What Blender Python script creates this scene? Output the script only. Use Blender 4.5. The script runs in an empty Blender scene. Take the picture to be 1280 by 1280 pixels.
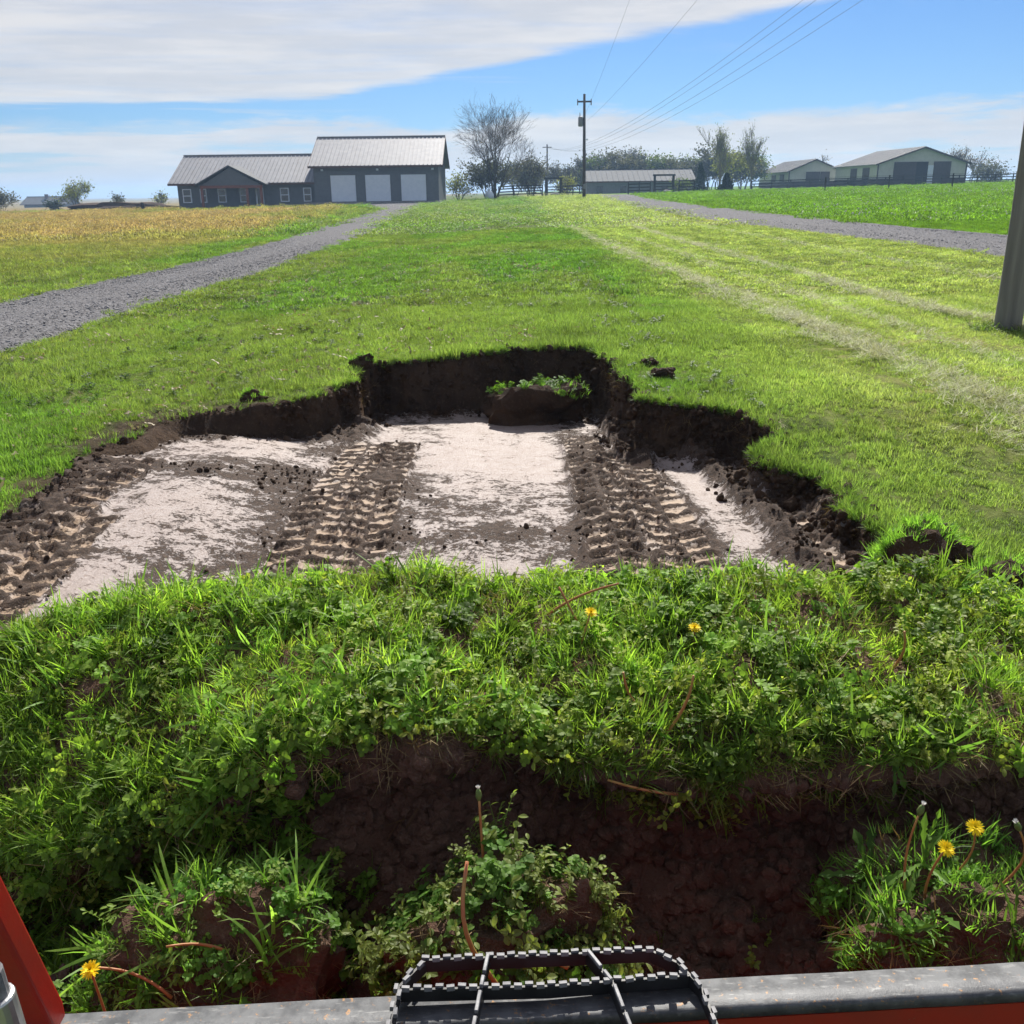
import bpy, bmesh, math, random
import numpy as np
from mathutils import Matrix, Vector

random.seed(7); rng = np.random.default_rng(7)
SC = bpy.context.scene
COL = SC.collection
R = math.radians

# ------------------------------------------------------------------ camera
cam_d = bpy.data.cameras.new('camera'); cam = bpy.data.objects.new('camera', cam_d); COL.objects.link(cam)
cam_d.angle = 2*math.atan(640/1203); cam_d.clip_start = 0.05; cam_d.clip_end = 6000
cam.matrix_world = Matrix.Translation((0, 0, 1.3)) @ Matrix.Rotation(R(90-18.4), 4, 'X') @ Matrix.Rotation(R(-0.7), 4, 'Z')
SC.camera = cam

# ------------------------------------------------------------------ sky, sun, exposure
SUN_AZ, SUN_EL = 8.0, 42.0          # degrees right of +Y, above the horizon
world = bpy.data.worlds.new('World'); SC.world = world; world.use_nodes = True
wt = world.node_tree; wt.nodes.clear()
def N(t, kind, **kw):
    n = t.nodes.new(kind)
    for k, v in kw.items():
        if k == 'inp':
            for kk, vv in v.items(): n.inputs[kk].default_value = vv
        else: setattr(n, k, v)
    return n
def L(t, a, b): t.links.new(a, b)
def math_n(t, op, a, b=None, clamp=False):
    n = t.nodes.new('ShaderNodeMath'); n.operation = op; n.use_clamp = clamp
    for i, v in enumerate((a, b)):
        if v is None: continue
        if isinstance(v, (int, float)): n.inputs[i].default_value = v
        else: t.links.new(v, n.inputs[i])
    return n.outputs[0]
def smooth_n(t, v, a, b, lo=0., hi=1.):
    n = t.nodes.new('ShaderNodeMapRange'); n.interpolation_type = 'SMOOTHSTEP'
    t.links.new(v, n.inputs[0])
    for i, x in zip((1, 2, 3, 4), (a, b, lo, hi)): n.inputs[i].default_value = x
    return n.outputs[0]
def mix_n(t, f, a, b, mode='MIX'):
    n = t.nodes.new('ShaderNodeMix'); n.data_type = 'RGBA'; n.blend_type = mode
    if isinstance(f, (int, float)): n.inputs[0].default_value = f
    else: t.links.new(f, n.inputs[0])
    for i, v in ((6, a), (7, b)):
        if isinstance(v, tuple): n.inputs[i].default_value = (*v[:3], 1)
        else: t.links.new(v, n.inputs[i])
    return n.outputs[2]
def noise_n(t, vec, scale, detail=4, rough=.55, dist=0.):
    n = N(t, 'ShaderNodeTexNoise', inp={'Scale': scale, 'Detail': detail, 'Roughness': rough, 'Distortion': dist})
    if vec is not None: t.links.new(vec, n.inputs['Vector'])
    return n.outputs['Fac']
def vmul(t, vec, s):
    n = t.nodes.new('ShaderNodeVectorMath'); n.operation = 'MULTIPLY'; t.links.new(vec, n.inputs[0]); n.inputs[1].default_value = s
    return n.outputs[0]

sky = N(wt, 'ShaderNodeTexSky', sky_type='NISHITA', sun_disc=False, sun_elevation=R(SUN_EL), sun_rotation=R(SUN_AZ),
        air_density=1.0, dust_density=0.15, ozone_density=3.0, altitude=100)
tc = N(wt, 'ShaderNodeTexCoord')
sep = N(wt, 'ShaderNodeSeparateXYZ'); L(wt, tc.outputs['Generated'], sep.inputs[0])
vx, vy, vz = sep.outputs
zc = math_n(wt, 'MAXIMUM', vz, 0.004)
cx = math_n(wt, 'DIVIDE', vx, zc); cy = math_n(wt, 'DIVIDE', vy, zc)
comb = N(wt, 'ShaderNodeCombineXYZ'); L(wt, cx, comb.inputs[0]); L(wt, cy, comb.inputs[1])
# high sheet of cirrostratus: a far edge running across the sky, seen low over the horizon
e_n = noise_n(wt, vmul(wt, comb.outputs[0], (.5, .5, 1)), 1.0, 5, .6, .4)
edge1 = math_n(wt, 'ADD', cy, math_n(wt, 'MULTIPLY', cx, 1.5))
edge1 = math_n(wt, 'ADD', edge1, math_n(wt, 'MULTIPLY', math_n(wt, 'SUBTRACT', e_n, .5), 2.2))
m1 = smooth_n(wt, edge1, 8.1, 8.9, 1, 0)
edge2 = math_n(wt, 'ADD', cy, math_n(wt, 'MULTIPLY', math_n(wt, 'SUBTRACT', e_n, .5), 2.6))
m2 = smooth_n(wt, edge2, 11.2, 12.2, 1, 0)
high = math_n(wt, 'MULTIPLY', m1, m2)
# the sheet thins out towards the zenith; unseen cloud added behind the camera lifts the fill light
high = math_n(wt, 'MULTIPLY', high, smooth_n(wt, math_n(wt, 'ADD', cy, math_n(wt, 'MULTIPLY', math_n(wt, 'SUBTRACT', e_n, .5), 3.)), 1.2, 3.6, .55, 1.))
tex_h = noise_n(wt, vmul(wt, comb.outputs[0], (.55, 1.3, 1)), 1.0, 6, .6, .6)
high = math_n(wt, 'MULTIPLY', high, smooth_n(wt, tex_h, .2, .6, .72, 1.))
# thin wisps beyond the edge
wis = noise_n(wt, vmul(wt, comb.outputs[0], (.5, .9, 1)), .8, 5, .55, 1.2)
wisp = math_n(wt, 'MULTIPLY', smooth_n(wt, wis, .55, .75), smooth_n(wt, edge1, 8.2, 11.5, .45, 0))
# low banks of stratocumulus, long and flat
low_v = vmul(wt, tc.outputs['Generated'], (4.5, 4.5, 55))
ln = noise_n(wt, low_v, 1.0, 7, .6, .25)
top = math_n(wt, 'ADD', vz, math_n(wt, 'MULTIPLY', math_n(wt, 'SUBTRACT', noise_n(wt, vmul(wt, tc.outputs['Generated'], (7, 7, 30)), 1., 5, .62), .5), .055))
top = math_n(wt, 'SUBTRACT', top, math_n(wt, 'MULTIPLY', vx, .012))
lowm = smooth_n(wt, top, .058, .072, 1, 0)
low = math_n(wt, 'MULTIPLY', lowm, smooth_n(wt, ln, .38, .52, .3, 1.))
cl = math_n(wt, 'MAXIMUM', math_n(wt, 'MAXIMUM', high, low), wisp)
shade = noise_n(wt, vmul(wt, tc.outputs['Generated'], (5, 5, 42)), 1.3, 5, .6)
cl_col = mix_n(wt, smooth_n(wt, shade, .35, .7), (5.9, 5.9, 6.05), (7.3, 7.05, 6.8))
skyc = mix_n(wt, 1.0, sky.outputs[0], (.40, .575, .83), 'MULTIPLY')
skyc = mix_n(wt, math_n(wt, 'MULTIPLY', cl, .9), skyc, cl_col)
bg = N(wt, 'ShaderNodeBackground', inp={'Strength': 0.073}); L(wt, skyc, bg.inputs[0])
wo = N(wt, 'ShaderNodeOutputWorld'); L(wt, bg.outputs[0], wo.inputs[0])

sd = bpy.data.lights.new('sun', 'SUN'); sun = bpy.data.objects.new('sun', sd); COL.objects.link(sun)
sd.energy = 5.0; sd.angle = R(0.53); sd.color = (1.0, .95, .86)
sdir = Vector((math.sin(R(SUN_AZ))*math.cos(R(SUN_EL)), math.cos(R(SUN_AZ))*math.cos(R(SUN_EL)), math.sin(R(SUN_EL))))
sun.rotation_euler = (-sdir).to_track_quat('-Z', 'Y').to_euler(); sun.location = (0, 0, 60)

vs = SC.view_settings; vs.view_transform = 'Standard'; vs.look = 'None'; vs.exposure = 0.66; vs.gamma = 1; vs.use_curve_mapping = False
SC.render.engine = 'CYCLES'
cy_ = SC.cycles; cy_.use_denoising = True; cy_.max_bounces = 6; cy_.diffuse_bounces = 3; cy_.transmission_bounces = 3
cy_.transparent_max_bounces = 8; cy_.volume_bounces = 0; cy_.sample_clamp_indirect = 6; cy_.use_adaptive_sampling = True; cy_.adaptive_threshold = .02
try: cy_.denoising_prefilter = 'ACCURATE'
except Exception: pass

# ------------------------------------------------------------------ helpers
def ss(a, b, t):
    t = np.clip((np.asarray(t, float)-a)/(np.asarray(b, float)-a), 0, 1); return t*t*(3-2*t)
def hash3(ix, iy, iz, s):
    h = (ix*374761393 + iy*668265263 + iz*2147483647 + s*974634777) & 0xFFFFFFFF
    h = ((h ^ (h >> 13))*1274126177) & 0xFFFFFFFF
    h = ((h ^ (h >> 16))*2246822519) & 0xFFFFFFFF
    return ((h ^ (h >> 13)) & 0xFFFFFF)/float(0xFFFFFF)
def vnoise(x, y, z=0., s=0):
    x, y, z = np.broadcast_arrays(np.asarray(x, float), np.asarray(y, float), np.asarray(z, float))
    ix, iy, iz = (np.floor(a).astype(np.int64) for a in (x, y, z))
    fx, fy, fz = x-ix, y-iy, z-iz
    fx, fy, fz = (a*a*(3-2*a) for a in (fx, fy, fz))
    r = 0
    for dx in (0, 1):
        for dy in (0, 1):
            for dz in (0, 1):
                r = r + hash3(ix+dx, iy+dy, iz+dz, s)*(fx if dx else 1-fx)*(fy if dy else 1-fy)*(fz if dz else 1-fz)
    return r*2-1
def fbm(x, y, z=0., o=4, s=0, g=.5):
    r, a, f = 0, 1., 1.
    for i in range(o):
        r = r + a*vnoise(np.asarray(x)*f, np.asarray(y)*f, np.asarray(z)*f, s+i*17); a *= g; f *= 2.03
    return r

def mk(name, verts, faces, mat, parent=None, smooth=False, loc=None):
    me = bpy.data.meshes.new(name)
    if isinstance(faces, np.ndarray):
        nv, nf, k = len(verts), len(faces), faces.shape[1]
        me.vertices.add(nv); me.vertices.foreach_set('co', np.asarray(verts, np.float32).ravel())
        me.loops.add(nf*k); me.loops.foreach_set('vertex_index', faces.astype(np.int32).ravel())
        me.polygons.add(nf); me.polygons.foreach_set('loop_start', np.arange(nf, dtype=np.int32)*k)
        me.update(calc_edges=True)
    else:
        me.from_pydata([tuple(v) for v in verts], [], faces)
    if mat is not None: me.materials.append(mat)
    if smooth: me.polygons.foreach_set('use_smooth', np.ones(len(me.polygons), bool))
    me.validate(); me.update()
    o = bpy.data.objects.new(name, me); COL.objects.link(o)
    if parent is not None: o.parent = parent
    if loc is not None: o.location = loc
    return o
def attr(o, name, vals, kind='FLOAT'):
    a = o.data.attributes.new(name, kind, 'POINT')
    vals = np.asarray(vals, np.float32)
    a.data.foreach_set({'FLOAT': 'value', 'FLOAT_VECTOR': 'vector', 'FLOAT_COLOR': 'color', 'INT': 'value'}[kind], vals.ravel() if kind != 'INT' else vals.astype(np.int32).ravel())
def tag(o, label=None, cat=None, group=None, kind=None):
    if label: o['label'] = label
    if cat: o['category'] = cat
    if group: o['group'] = group
    if kind: o['kind'] = kind
    return o
def empty(name, loc, rz=0.):
    o = bpy.data.objects.new(name, None); COL.objects.link(o); o.location = loc; o.rotation_euler = (0, 0, rz); o.empty_display_size = .2
    return o
def copy_tree(o, parent=None):
    c = o.copy(); COL.objects.link(c)
    if parent is not None: c.parent = parent
    for ch in list(o.children): copy_tree(ch, c)
    return c

class MB:
    def __init__(s): s.v = []; s.f = []
    def add(s, vs_, fs_):
        n = len(s.v); s.v.extend([tuple(map(float, p)) for p in vs_]); s.f.extend([tuple(n+i for i in f) for f in fs_]); return s
    def box(s, x0, y0, z0, x1, y1, z1, M=None):
        p = [(x0,y0,z0),(x1,y0,z0),(x1,y1,z0),(x0,y1,z0),(x0,y0,z1),(x1,y0,z1),(x1,y1,z1),(x0,y1,z1)]
        if M is not None: p = [tuple(M @ Vector(q)) for q in p]
        return s.add(p, [(0,3,2,1),(4,5,6,7),(0,1,5,4),(1,2,6,5),(2,3,7,6),(3,0,4,7)])
    def bar(s, a, b, w, h, up=(0, 0, 1)):
        a, b = Vector(a), Vector(b); d = (b-a).normalized(); u = Vector(up); sx = d.cross(u)
        if sx.length < 1e-4: sx = d.cross(Vector((1, 0, 0)))
        sx.normalize(); u = sx.cross(d).normalized(); p = []
        for q in (a, b):
            for i, j in ((-1,-1),(1,-1),(1,1),(-1,1)): p.append(q + sx*(w/2*i) + u*(h/2*j))
        return s.add(p, [(0,1,2,3),(7,6,5,4),(0,4,5,1),(1,5,6,2),(2,6,7,3),(3,7,4,0)])
    def tube(s, pts, rad, n=6, cap=True):
        pts = [Vector(p) for p in pts]; rings = []
        if not hasattr(rad, '__len__'): rad = [rad]*len(pts)
        base = len(s.v)
        ref = Vector((0.13, .31, .94))
        for i, p in enumerate(pts):
            d = (pts[min(i+1, len(pts)-1)]-pts[max(i-1, 0)]).normalized()
            a = d.cross(ref)
            if a.length < .05: a = d.cross(Vector((1, 0, 0)))
            a.normalize(); b = d.cross(a)
            for k in range(n):
                t = 2*math.pi*k/n
                s.v.append(tuple(p + (a*math.cos(t)+b*math.sin(t))*rad[i]))
        for i in range(len(pts)-1):
            for k in range(n):
                k2 = (k+1) % n
                s.f.append((base+i*n+k, base+i*n+k2, base+(i+1)*n+k2, base+(i+1)*n+k))
        if cap:
            s.f.append(tuple(base+k for k in reversed(range(n)))); s.f.append(tuple(base+(len(pts)-1)*n+k for k in range(n)))
        return s
    def build(s, name, mat, parent=None, smooth=False, loc=None): return mk(name, s.v, s.f, mat, parent, smooth, loc)

def bevel(o, w, seg=2):
    m = o.modifiers.new('bevel', 'BEVEL'); m.width = w; m.segments = seg; m.limit_method = 'ANGLE'
    return o

# ------------------------------------------------------------------ materials
def newmat(name):
    m = bpy.data.materials.new(name); m.use_nodes = True; t = m.node_tree; t.nodes.clear()
    out = t.nodes.new('ShaderNodeOutputMaterial'); return m, t, out
def pbsdf(t, col, rough=.8, spec=.3, metal=0.):
    p = t.nodes.new('ShaderNodeBsdfPrincipled')
    if isinstance(col, tuple): p.inputs['Base Color'].default_value = (*col, 1)
    else: t.links.new(col, p.inputs['Base Color'])
    if isinstance(rough, (int, float)): p.inputs['Roughness'].default_value = rough
    else: t.links.new(rough, p.inputs['Roughness'])
    p.inputs['Specular IOR Level'].default_value = spec; p.inputs['Metallic'].default_value = metal
    return p
def bump(t, p, h, dist=.01, strength=1.):
    b = t.nodes.new('ShaderNodeBump'); b.inputs['Distance'].default_value = dist; b.inputs['Strength'].default_value = strength
    t.links.new(h, b.inputs['Height']); t.links.new(b.outputs[0], p.inputs['Normal'])
def pos(t): return t.nodes.new('ShaderNodeNewGeometry').outputs['Position']
def objco(t): return t.nodes.new('ShaderNodeTexCoord').outputs['Object']
def simple(name, c1, c2, scale=8., rough=.7, spec=.3, bdist=0., metal=0., stretch=(1, 1, 1)):
    m, t, o = newmat(name); v = vmul(t, objco(t), stretch)
    n = noise_n(t, v, scale, 6, .62)
    p = pbsdf(t, mix_n(t, smooth_n(t, n, .3, .7), c1, c2), rough, spec, metal)
    if bdist: bump(t, p, n, bdist)
    L(t, p.outputs[0], o.inputs[0]); return m
def leafmat(name, base, alt, trans=.45, rough=.45, spec=.35, inst=True, hue_scale=None):
    """thin leaf: diffuse/gloss on top, light passing through"""
    m, t, o = newmat(name)
    oi = t.nodes.new('ShaderNodeObjectInfo')
    col = mix_n(t, oi.outputs['Random'], base, alt)
    if inst:
        a = N(t, 'ShaderNodeAttribute', attribute_type='INSTANCER', attribute_name='tint')
        col = mix_n(t, 1., col, a.outputs['Color'], 'MULTIPLY')
    g = t.nodes.new('ShaderNodeNewGeometry')
    rp = smooth_n(t, g.outputs['Random Per Island'], 0, 1, .72, 1.28)
    col = mix_n(t, 1., col, N(t, 'ShaderNodeCombineColor').outputs[0], 'MULTIPLY') if False else col
    hv = N(t, 'ShaderNodeHueSaturation'); L(t, rp, hv.inputs['Value']); L(t, col, hv.inputs['Color'])
    p = pbsdf(t, hv.outputs[0], rough, spec)
    tr = t.nodes.new('ShaderNodeBsdfTranslucent')
    tcol = mix_n(t, 1., hv.outputs[0], (1.3, 1.4, .7), 'MULTIPLY'); L(t, tcol, tr.inputs[0])
    mx = t.nodes.new('ShaderNodeMixShader'); mx.inputs[0].default_value = trans
    L(t, p.outputs[0], mx.inputs[1]); L(t, tr.outputs[0], mx.inputs[2]); L(t, mx.outputs[0], o.inputs[0])
    return m

M = {}
M['grass'] = leafmat('grass_blade', (.12, .225, .042), (.165, .265, .055), .6, .5, .3)
M['clover'] = leafmat('clover_leaf', (.085, .18, .03), (.125, .22, .04), .5, .5, .16)
M['weed'] = leafmat('weed_leaf', (.14, .21, .04), (.18, .235, .055), .5, .5, .25)
M['straw'] = leafmat('dry_straw', (.36, .29, .17), (.27, .20, .11), .25, .6, .25)
M['stalk'] = simple('dandelion_stalk', (.42, .13, .06), (.38, .24, .07), 14, .5, .4)
M['petal'] = simple('dandelion_petal', (.92, .74, .02), (.90, .64, .015), 90, .6, .2)
M['sepal'] = simple('dandelion_sepal', (.10, .17, .04), (.16, .2, .06), 60, .6, .3)
M['seed'] = simple('dandelion_seed', (.72, .70, .66), (.6, .58, .52), 50, .9, .1)
M['dead'] = leafmat('dead_leaf', (.20, .15, .09), (.33, .27, .18), .2, .6, .4)

def m_soil(name, c1, c2, c3, scale=1.):
    m, t, o = newmat(name); v = pos(t)
    n1 = noise_n(t, v, 6*scale, 6, .65); n2 = noise_n(t, v, 45*scale, 5, .7); n3 = noise_n(t, v, 160*scale, 3, .6)
    c = mix_n(t, smooth_n(t, n1, .35, .65), c1, c2); c = mix_n(t, smooth_n(t, n2, .5, .75), c, c3)
    p = pbsdf(t, c, .92, .18)
    h = math_n(t, 'ADD', n2, math_n(t, 'MULTIPLY', n3, .45)); bump(t, p, h, .022)
    L(t, p.outputs[0], o.inputs[0]); return m
M['soil'] = m_soil('dark_soil', (.047, .029, .019), (.078, .048, .031), (.115, .074, .048))
M['redsoil'] = m_soil('reddish_soil', (.105, .06, .044), (.16, .092, .066), (.235, .15, .108))

def m_ground():
    m, t, o = newmat('ground_turf'); v = pos(t)
    a = N(t, 'ShaderNodeAttribute', attribute_name='soil'); soil = a.outputs['Fac']
    z = N(t, 'ShaderNodeAttribute', attribute_name='zone').outputs['Color']
    n1 = noise_n(t, v, .35, 6, .6); n2 = noise_n(t, v, 3.2, 6, .65); n3 = noise_n(t, v, 38, 5, .7)
    nm = noise_n(t, vmul(t, v, (1, .35, 1)), 9., 5, .7)
    turf = mix_n(t, 1., z, mix_n(t, smooth_n(t, n2, .3, .72), (.62, .7, .55), (1.3, 1.22, 1.3)), 'MULTIPLY')
    turf = mix_n(t, 1., turf, mix_n(t, smooth_n(t, n1, .35, .65), (.82, .9, .8), (1.2, 1.1, 1.1)), 'MULTIPLY')
    turf = mix_n(t, 1., turf, mix_n(t, smooth_n(t, nm, .3, .72), (.6, .65, .55), (1.38, 1.32, 1.4)), 'MULTIPLY')
    sc = mix_n(t, smooth_n(t, n2, .35, .65), (.048, .032, .023), (.085, .056, .038))
    sc = mix_n(t, smooth_n(t, n3, .5, .75), sc, (.125, .085, .06))
    c = mix_n(t, soil, turf, sc)
    p = pbsdf(t, c, .95, .1)
    h = math_n(t, 'ADD', math_n(t, 'MULTIPLY', n2, .5), n3); bump(t, p, h, .03)
    L(t, p.outputs[0], o.inputs[0]); return m
M['ground'] = m_ground()

def m_clay():
    m, t, o = newmat('scraped_clay'); v = pos(t)
    soil = N(t, 'ShaderNodeAttribute', attribute_name='soil').outputs['Fac']
    tan = N(t, 'ShaderNodeAttribute', attribute_name='tan').outputs['Fac']
    vs_ = vmul(t, v, (1, 1.0, 1))
    n1 = noise_n(t, v, 8, 9, .78, .4); n2 = noise_n(t, vs_, 46, 6, .72, .6); n3 = noise_n(t, v, 150, 4, .65)
    cr = N(t, 'ShaderNodeTexVoronoi', feature='DISTANCE_TO_EDGE', inp={'Scale': 13.}); wv = t.nodes.new('ShaderNodeVectorMath'); wv.operation = 'ADD'
    wn = N(t, 'ShaderNodeTexNoise', inp={'Scale': 11., 'Detail': 4.}); L(t, v, wn.inputs['Vector'])
    L(t, v, wv.inputs[0]); L(t, vmul(t, wn.outputs['Color'], (.16, .1, .1)), wv.inputs[1]); L(t, wv.outputs[0], cr.inputs['Vector'])
    crack = smooth_n(t, cr.outputs['Distance'], .0, .05, 1, 0)
    sm = math_n(t, 'ADD', soil, math_n(t, 'MULTIPLY', math_n(t, 'SUBTRACT', n1, .5), 2.8))
    sm = math_n(t, 'ADD', sm, math_n(t, 'MULTIPLY', math_n(t, 'SUBTRACT', n2, .5), 1.9))
    sm = math_n(t, 'ADD', sm, math_n(t, 'MULTIPLY', crack, .12))
    sf = smooth_n(t, sm, .43, .58)
    pale = mix_n(t, smooth_n(t, n1, .3, .7), (.37, .31, .29), (.29, .225, .195))
    pale = mix_n(t, smooth_n(t, n2, .52, .7), pale, (.24, .165, .125))
    scr = noise_n(t, vmul(t, v, (30, 3.5, 1)), 1., 6, .7, .9)
    pale = mix_n(t, smooth_n(t, scr, .45, .68, 0, .4), pale, (.235, .165, .135))
    pale = mix_n(t, tan, pale, mix_n(t, n2, (.27, .175, .105), (.40, .275, .18)))
    dark = mix_n(t, smooth_n(t, n2, .4, .65), (.045, .029, .021), (.105, .068, .048))
    c = mix_n(t, sf, pale, dark)
    p = pbsdf(t, c, mix_n(t, sf, (.52, .52, .52), (.93, .93, .93)), .4)
    h = math_n(t, 'ADD', math_n(t, 'MULTIPLY', sf, .8), math_n(t, 'MULTIPLY', math_n(t, 'MULTIPLY', n3, .5), math_n(t, 'ADD', sf, .25)))
    h = math_n(t, 'ADD', h, math_n(t, 'MULTIPLY', n2, .6)); h = math_n(t, 'ADD', h, math_n(t, 'MULTIPLY', scr, .3))
    bump(t, p, h, .016); L(t, p.outputs[0], o.inputs[0]); return m
M['clay'] = m_clay()

def m_gravel():
    m, t, o = newmat('grey_gravel'); v = pos(t)
    vo = N(t, 'ShaderNodeTexVoronoi', inp={'Scale': 26.}); L(t, v, vo.inputs['Vector'])
    n1 = noise_n(t, v, .8, 6, .6); n2 = noise_n(t, v, 6, 5, .65)
    bw = N(t, 'ShaderNodeSeparateColor'); L(t, vo.outputs['Color'], bw.inputs[0])
    c = mix_n(t, bw.outputs[0], (.085, .083, .09), (.21, .205, .215))
    c = mix_n(t, smooth_n(t, n1, .35, .65, 0, .5), c, (.15, .147, .152)); c = mix_n(t, smooth_n(t, n2, .55, .75, 0, .6), c, (.10, .095, .092))
    p = pbsdf(t, c, .9, .12); h = smooth_n(t, vo.outputs['Distance'], 0, .6, 1, 0); bump(t, p, h, .03)
    L(t, p.outputs[0], o.inputs[0]); return m
M['gravel'] = m_gravel()
M['stone'] = simple('gravel_stone', (.15, .147, .155), (.31, .305, .31), 9, .85, .3)
M['pole'] = simple('weathered_pole', (.145, .14, .13), (.25, .24, .22), 10, .85, .2, .006, stretch=(1, 1, .06))
M['farpole'] = simple('dark_pole', (.06, .05, .045), (.10, .085, .07), 5, .85, .2, stretch=(1, 1, .1))
M['bark'] = simple('tree_bark', (.055, .045, .038), (.11, .095, .08), 6, .9, .15)
M['bark_pale'] = simple('pale_bark', (.16, .14, .11), (.25, .22, .18), 6, .9, .15)
M['blackwood'] = simple('black_fence_paint', (.022, .023, .026), (.045, .045, .05), 6, .7, .3)
M['white'] = simple('white_paint', (.60, .68, .78), (.66, .73, .82), 3, .5, .4)
M['siding_h'] = simple('grey_house_siding', (.105, .118, .135), (.125, .138, .155), 3, .7, .3)
M['roof'] = simple('galvanised_roof', (.22, .22, .24), (.27, .27, .29), 1.5, .62, .3, 0, .2)
M['brown'] = simple('brown_trim', (.085, .05, .042), (.11, .065, .05), 4, .6, .3)
M['redwood'] = simple('red_stained_beam', (.16, .055, .04), (.21, .08, .055), 4, .6, .3)
M['glass'] = simple('window_glass', (.03, .035, .045), (.05, .055, .065), 2, .08, .7)
M['barn'] = simple('cream_barn_siding', (.44, .44, .41), (.50, .50, .46), 2, .6, .3)
M['barnroof'] = simple('barn_roof_metal', (.17, .17, .18), (.21, .21, .22), 1.5, .55, .4, 0, .3)
M['barnbrown'] = simple('dark_barn_wainscot', (.04, .032, .034), (.058, .046, .046), 3, .6, .3)
M['barndark'] = simple('painted_interior_shade', (.02, .02, .022), (.03, .03, .03), 3, .9, .1)  # near-black colour that paints in the shade of the barn's inside
M['shedwall'] = simple('shed_siding', (.16, .17, .18), (.2, .21, .22), 3, .7, .3)
M['shedroof'] = simple('shed_roof', (.075, .08, .09), (.10, .105, .115), 2, .8, .2)
M['steel_grey'] = simple('transformer_grey', (.16, .17, .18), (.2, .21, .22), 6, .5, .5)
M['wire'] = simple('aluminium_wire', (.05, .05, .055), (.08, .08, .085), 6, .6, .4)
M['insul'] = simple('porcelain', (.2, .17, .15), (.3, .28, .26), 6, .3, .5)

def m_wornsteel():
    m, t, o = newmat('worn_bucket_steel'); v = objco(t)
    n1 = noise_n(t, vmul(t, v, (1, 1, 1)), 14, 7, .7); n2 = noise_n(t, vmul(t, v, (30, 150, 30)), 1., 5, .6); n3 = noise_n(t, v, 70, 4, .7)
    c = mix_n(t, smooth_n(t, n1, .38, .62), (.06, .062, .068), (.12, .123, .13)); c = mix_n(t, smooth_n(t, n2, .55, .7, 0, .6), c, (.24, .24, .24))
    c = mix_n(t, smooth_n(t, n3, .6, .7), c, (.30, .17, .08))
    p = pbsdf(t, c, mix_n(t, n1, (.45, .45, .45), (.7, .7, .7)), .5, .25); bump(t, p, n3, .0009); L(t, p.outputs[0], o.inputs[0]); return m
M['wornsteel'] = m_wornsteel()
def m_redpaint():
    m, t, o = newmat('red_machine_paint'); v = objco(t)
    n1 = noise_n(t, v, 9, 6, .65); n3 = noise_n(t, v, 90, 5, .7)
    c = mix_n(t, smooth_n(t, n1, .35, .7), (.34, .016, .01), (.26, .022, .014)); c = mix_n(t, smooth_n(t, n3, .66, .74, 0, .8), c, (.16, .12, .1))
    p = pbsdf(t, c, .38, .5); bump(t, p, n3, .0006); L(t, p.outputs[0], o.inputs[0]); return m
M['redpaint'] = m_redpaint()
M['blackpaint'] = simple('black_step_paint', (.012, .012, .014), (.03, .03, .033), 12, .5, .4)
M['tooth'] = simple('bare_tooth_metal', (.12, .12, .13), (.24, .24, .25), 60, .6, .4, .001, .25)
M['chrome'] = simple('cylinder_steel', (.45, .45, .46), (.6, .6, .6), 20, .3, .5, 0, .7)

# ------------------------------------------------------------------ terrain
def lawn(x, y):
    x = np.asarray(x, float); y = np.asarray(y, float)
    g = np.where(x < 0, -.15*np.tanh(-x/2.7), 0)-.03
    z = g + np.where(x < 0, .014, .016)*np.clip(x, -200, 200)*ss(12, 70, y) + .0055*np.clip(y-6, 0, 104)
    z = z - ss(6.3, 4.3, y)*np.where(x < 0, .05+.05*ss(-.8, -2., x), .05+.08*ss(0, 1.2, x))
    return z + np.where((y < 40), .012*fbm(x*1.3, y*1.3, 0, 3, 5)*(1-ss(15, 40, y)), 0)
def pit_floor_z(y): return -.30-.072*np.clip(np.asarray(y)-5, 0, 3.2)
PIT = np.array([(-2.35, 1.0), (-2.42, 3.2), (-2.48, 4.4), (-2.47, 4.85), (-2.52, 5.65), (-2.22, 6.38), (-1.8, 6.65), (-1.42, 6.98), (-1.17, 7.35), (-1.20, 7.9),
                (-1.09, 8.2), (-.5, 8.22), (-.1, 8.3), (.0, 8.42), (.66, 8.45), (.76, 8.2), (.84, 7.6), (.80, 6.9), (.86, 6.3), (1.15, 6.1), (1.42, 5.85), (1.52, 5.45),
                (1.34, 5.2), (1.34, 4.98), (1.6, 4.85), (1.6, 4.35), (1.66, 4.0), (1.82, 3.53), (1.95, 2.6), (1.95, 1.0)])
def pit_sd(x, y):
    """signed distance to the pit outline, negative inside"""
    x = np.asarray(x, float); y = np.asarray(y, float); d = np.full(x.shape, 1e9); ins = np.zeros(x.shape, bool)
    n = len(PIT)
    for i in range(n):
        ax, ay = PIT[i]; bx, by = PIT[(i+1) % n]
        ex, ey = bx-ax, by-ay
        t = np.clip(((x-ax)*ex+(y-ay)*ey)/(ex*ex+ey*ey), 0, 1)
        d = np.minimum(d, np.hypot(x-ax-t*ex, y-ay-t*ey))
        c = ((ay > y) != (by > y)) & (x < (bx-ax)*(y-ay)/(by-ay+1e-12)+ax)
        ins ^= c
    sd_ = np.where(ins, -d, d)
    return sd_ + .05*fbm(x*2.6, y*2.6, 0, 3, 31) + .025*fbm(x*11, y*11, 0, 2, 37)
def axis(lo, hi, step, far_lo, far_hi, g=1.16):
    a = list(np.arange(lo, hi+step/2, step)); s = step
    while a[-1] < far_hi: s *= g; a.append(a[-1]+s)
    s = step; b = []
    q = lo
    while q > far_lo: s *= g; q -= s; b.append(q)
    return np.array(b[::-1]+a)
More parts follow.
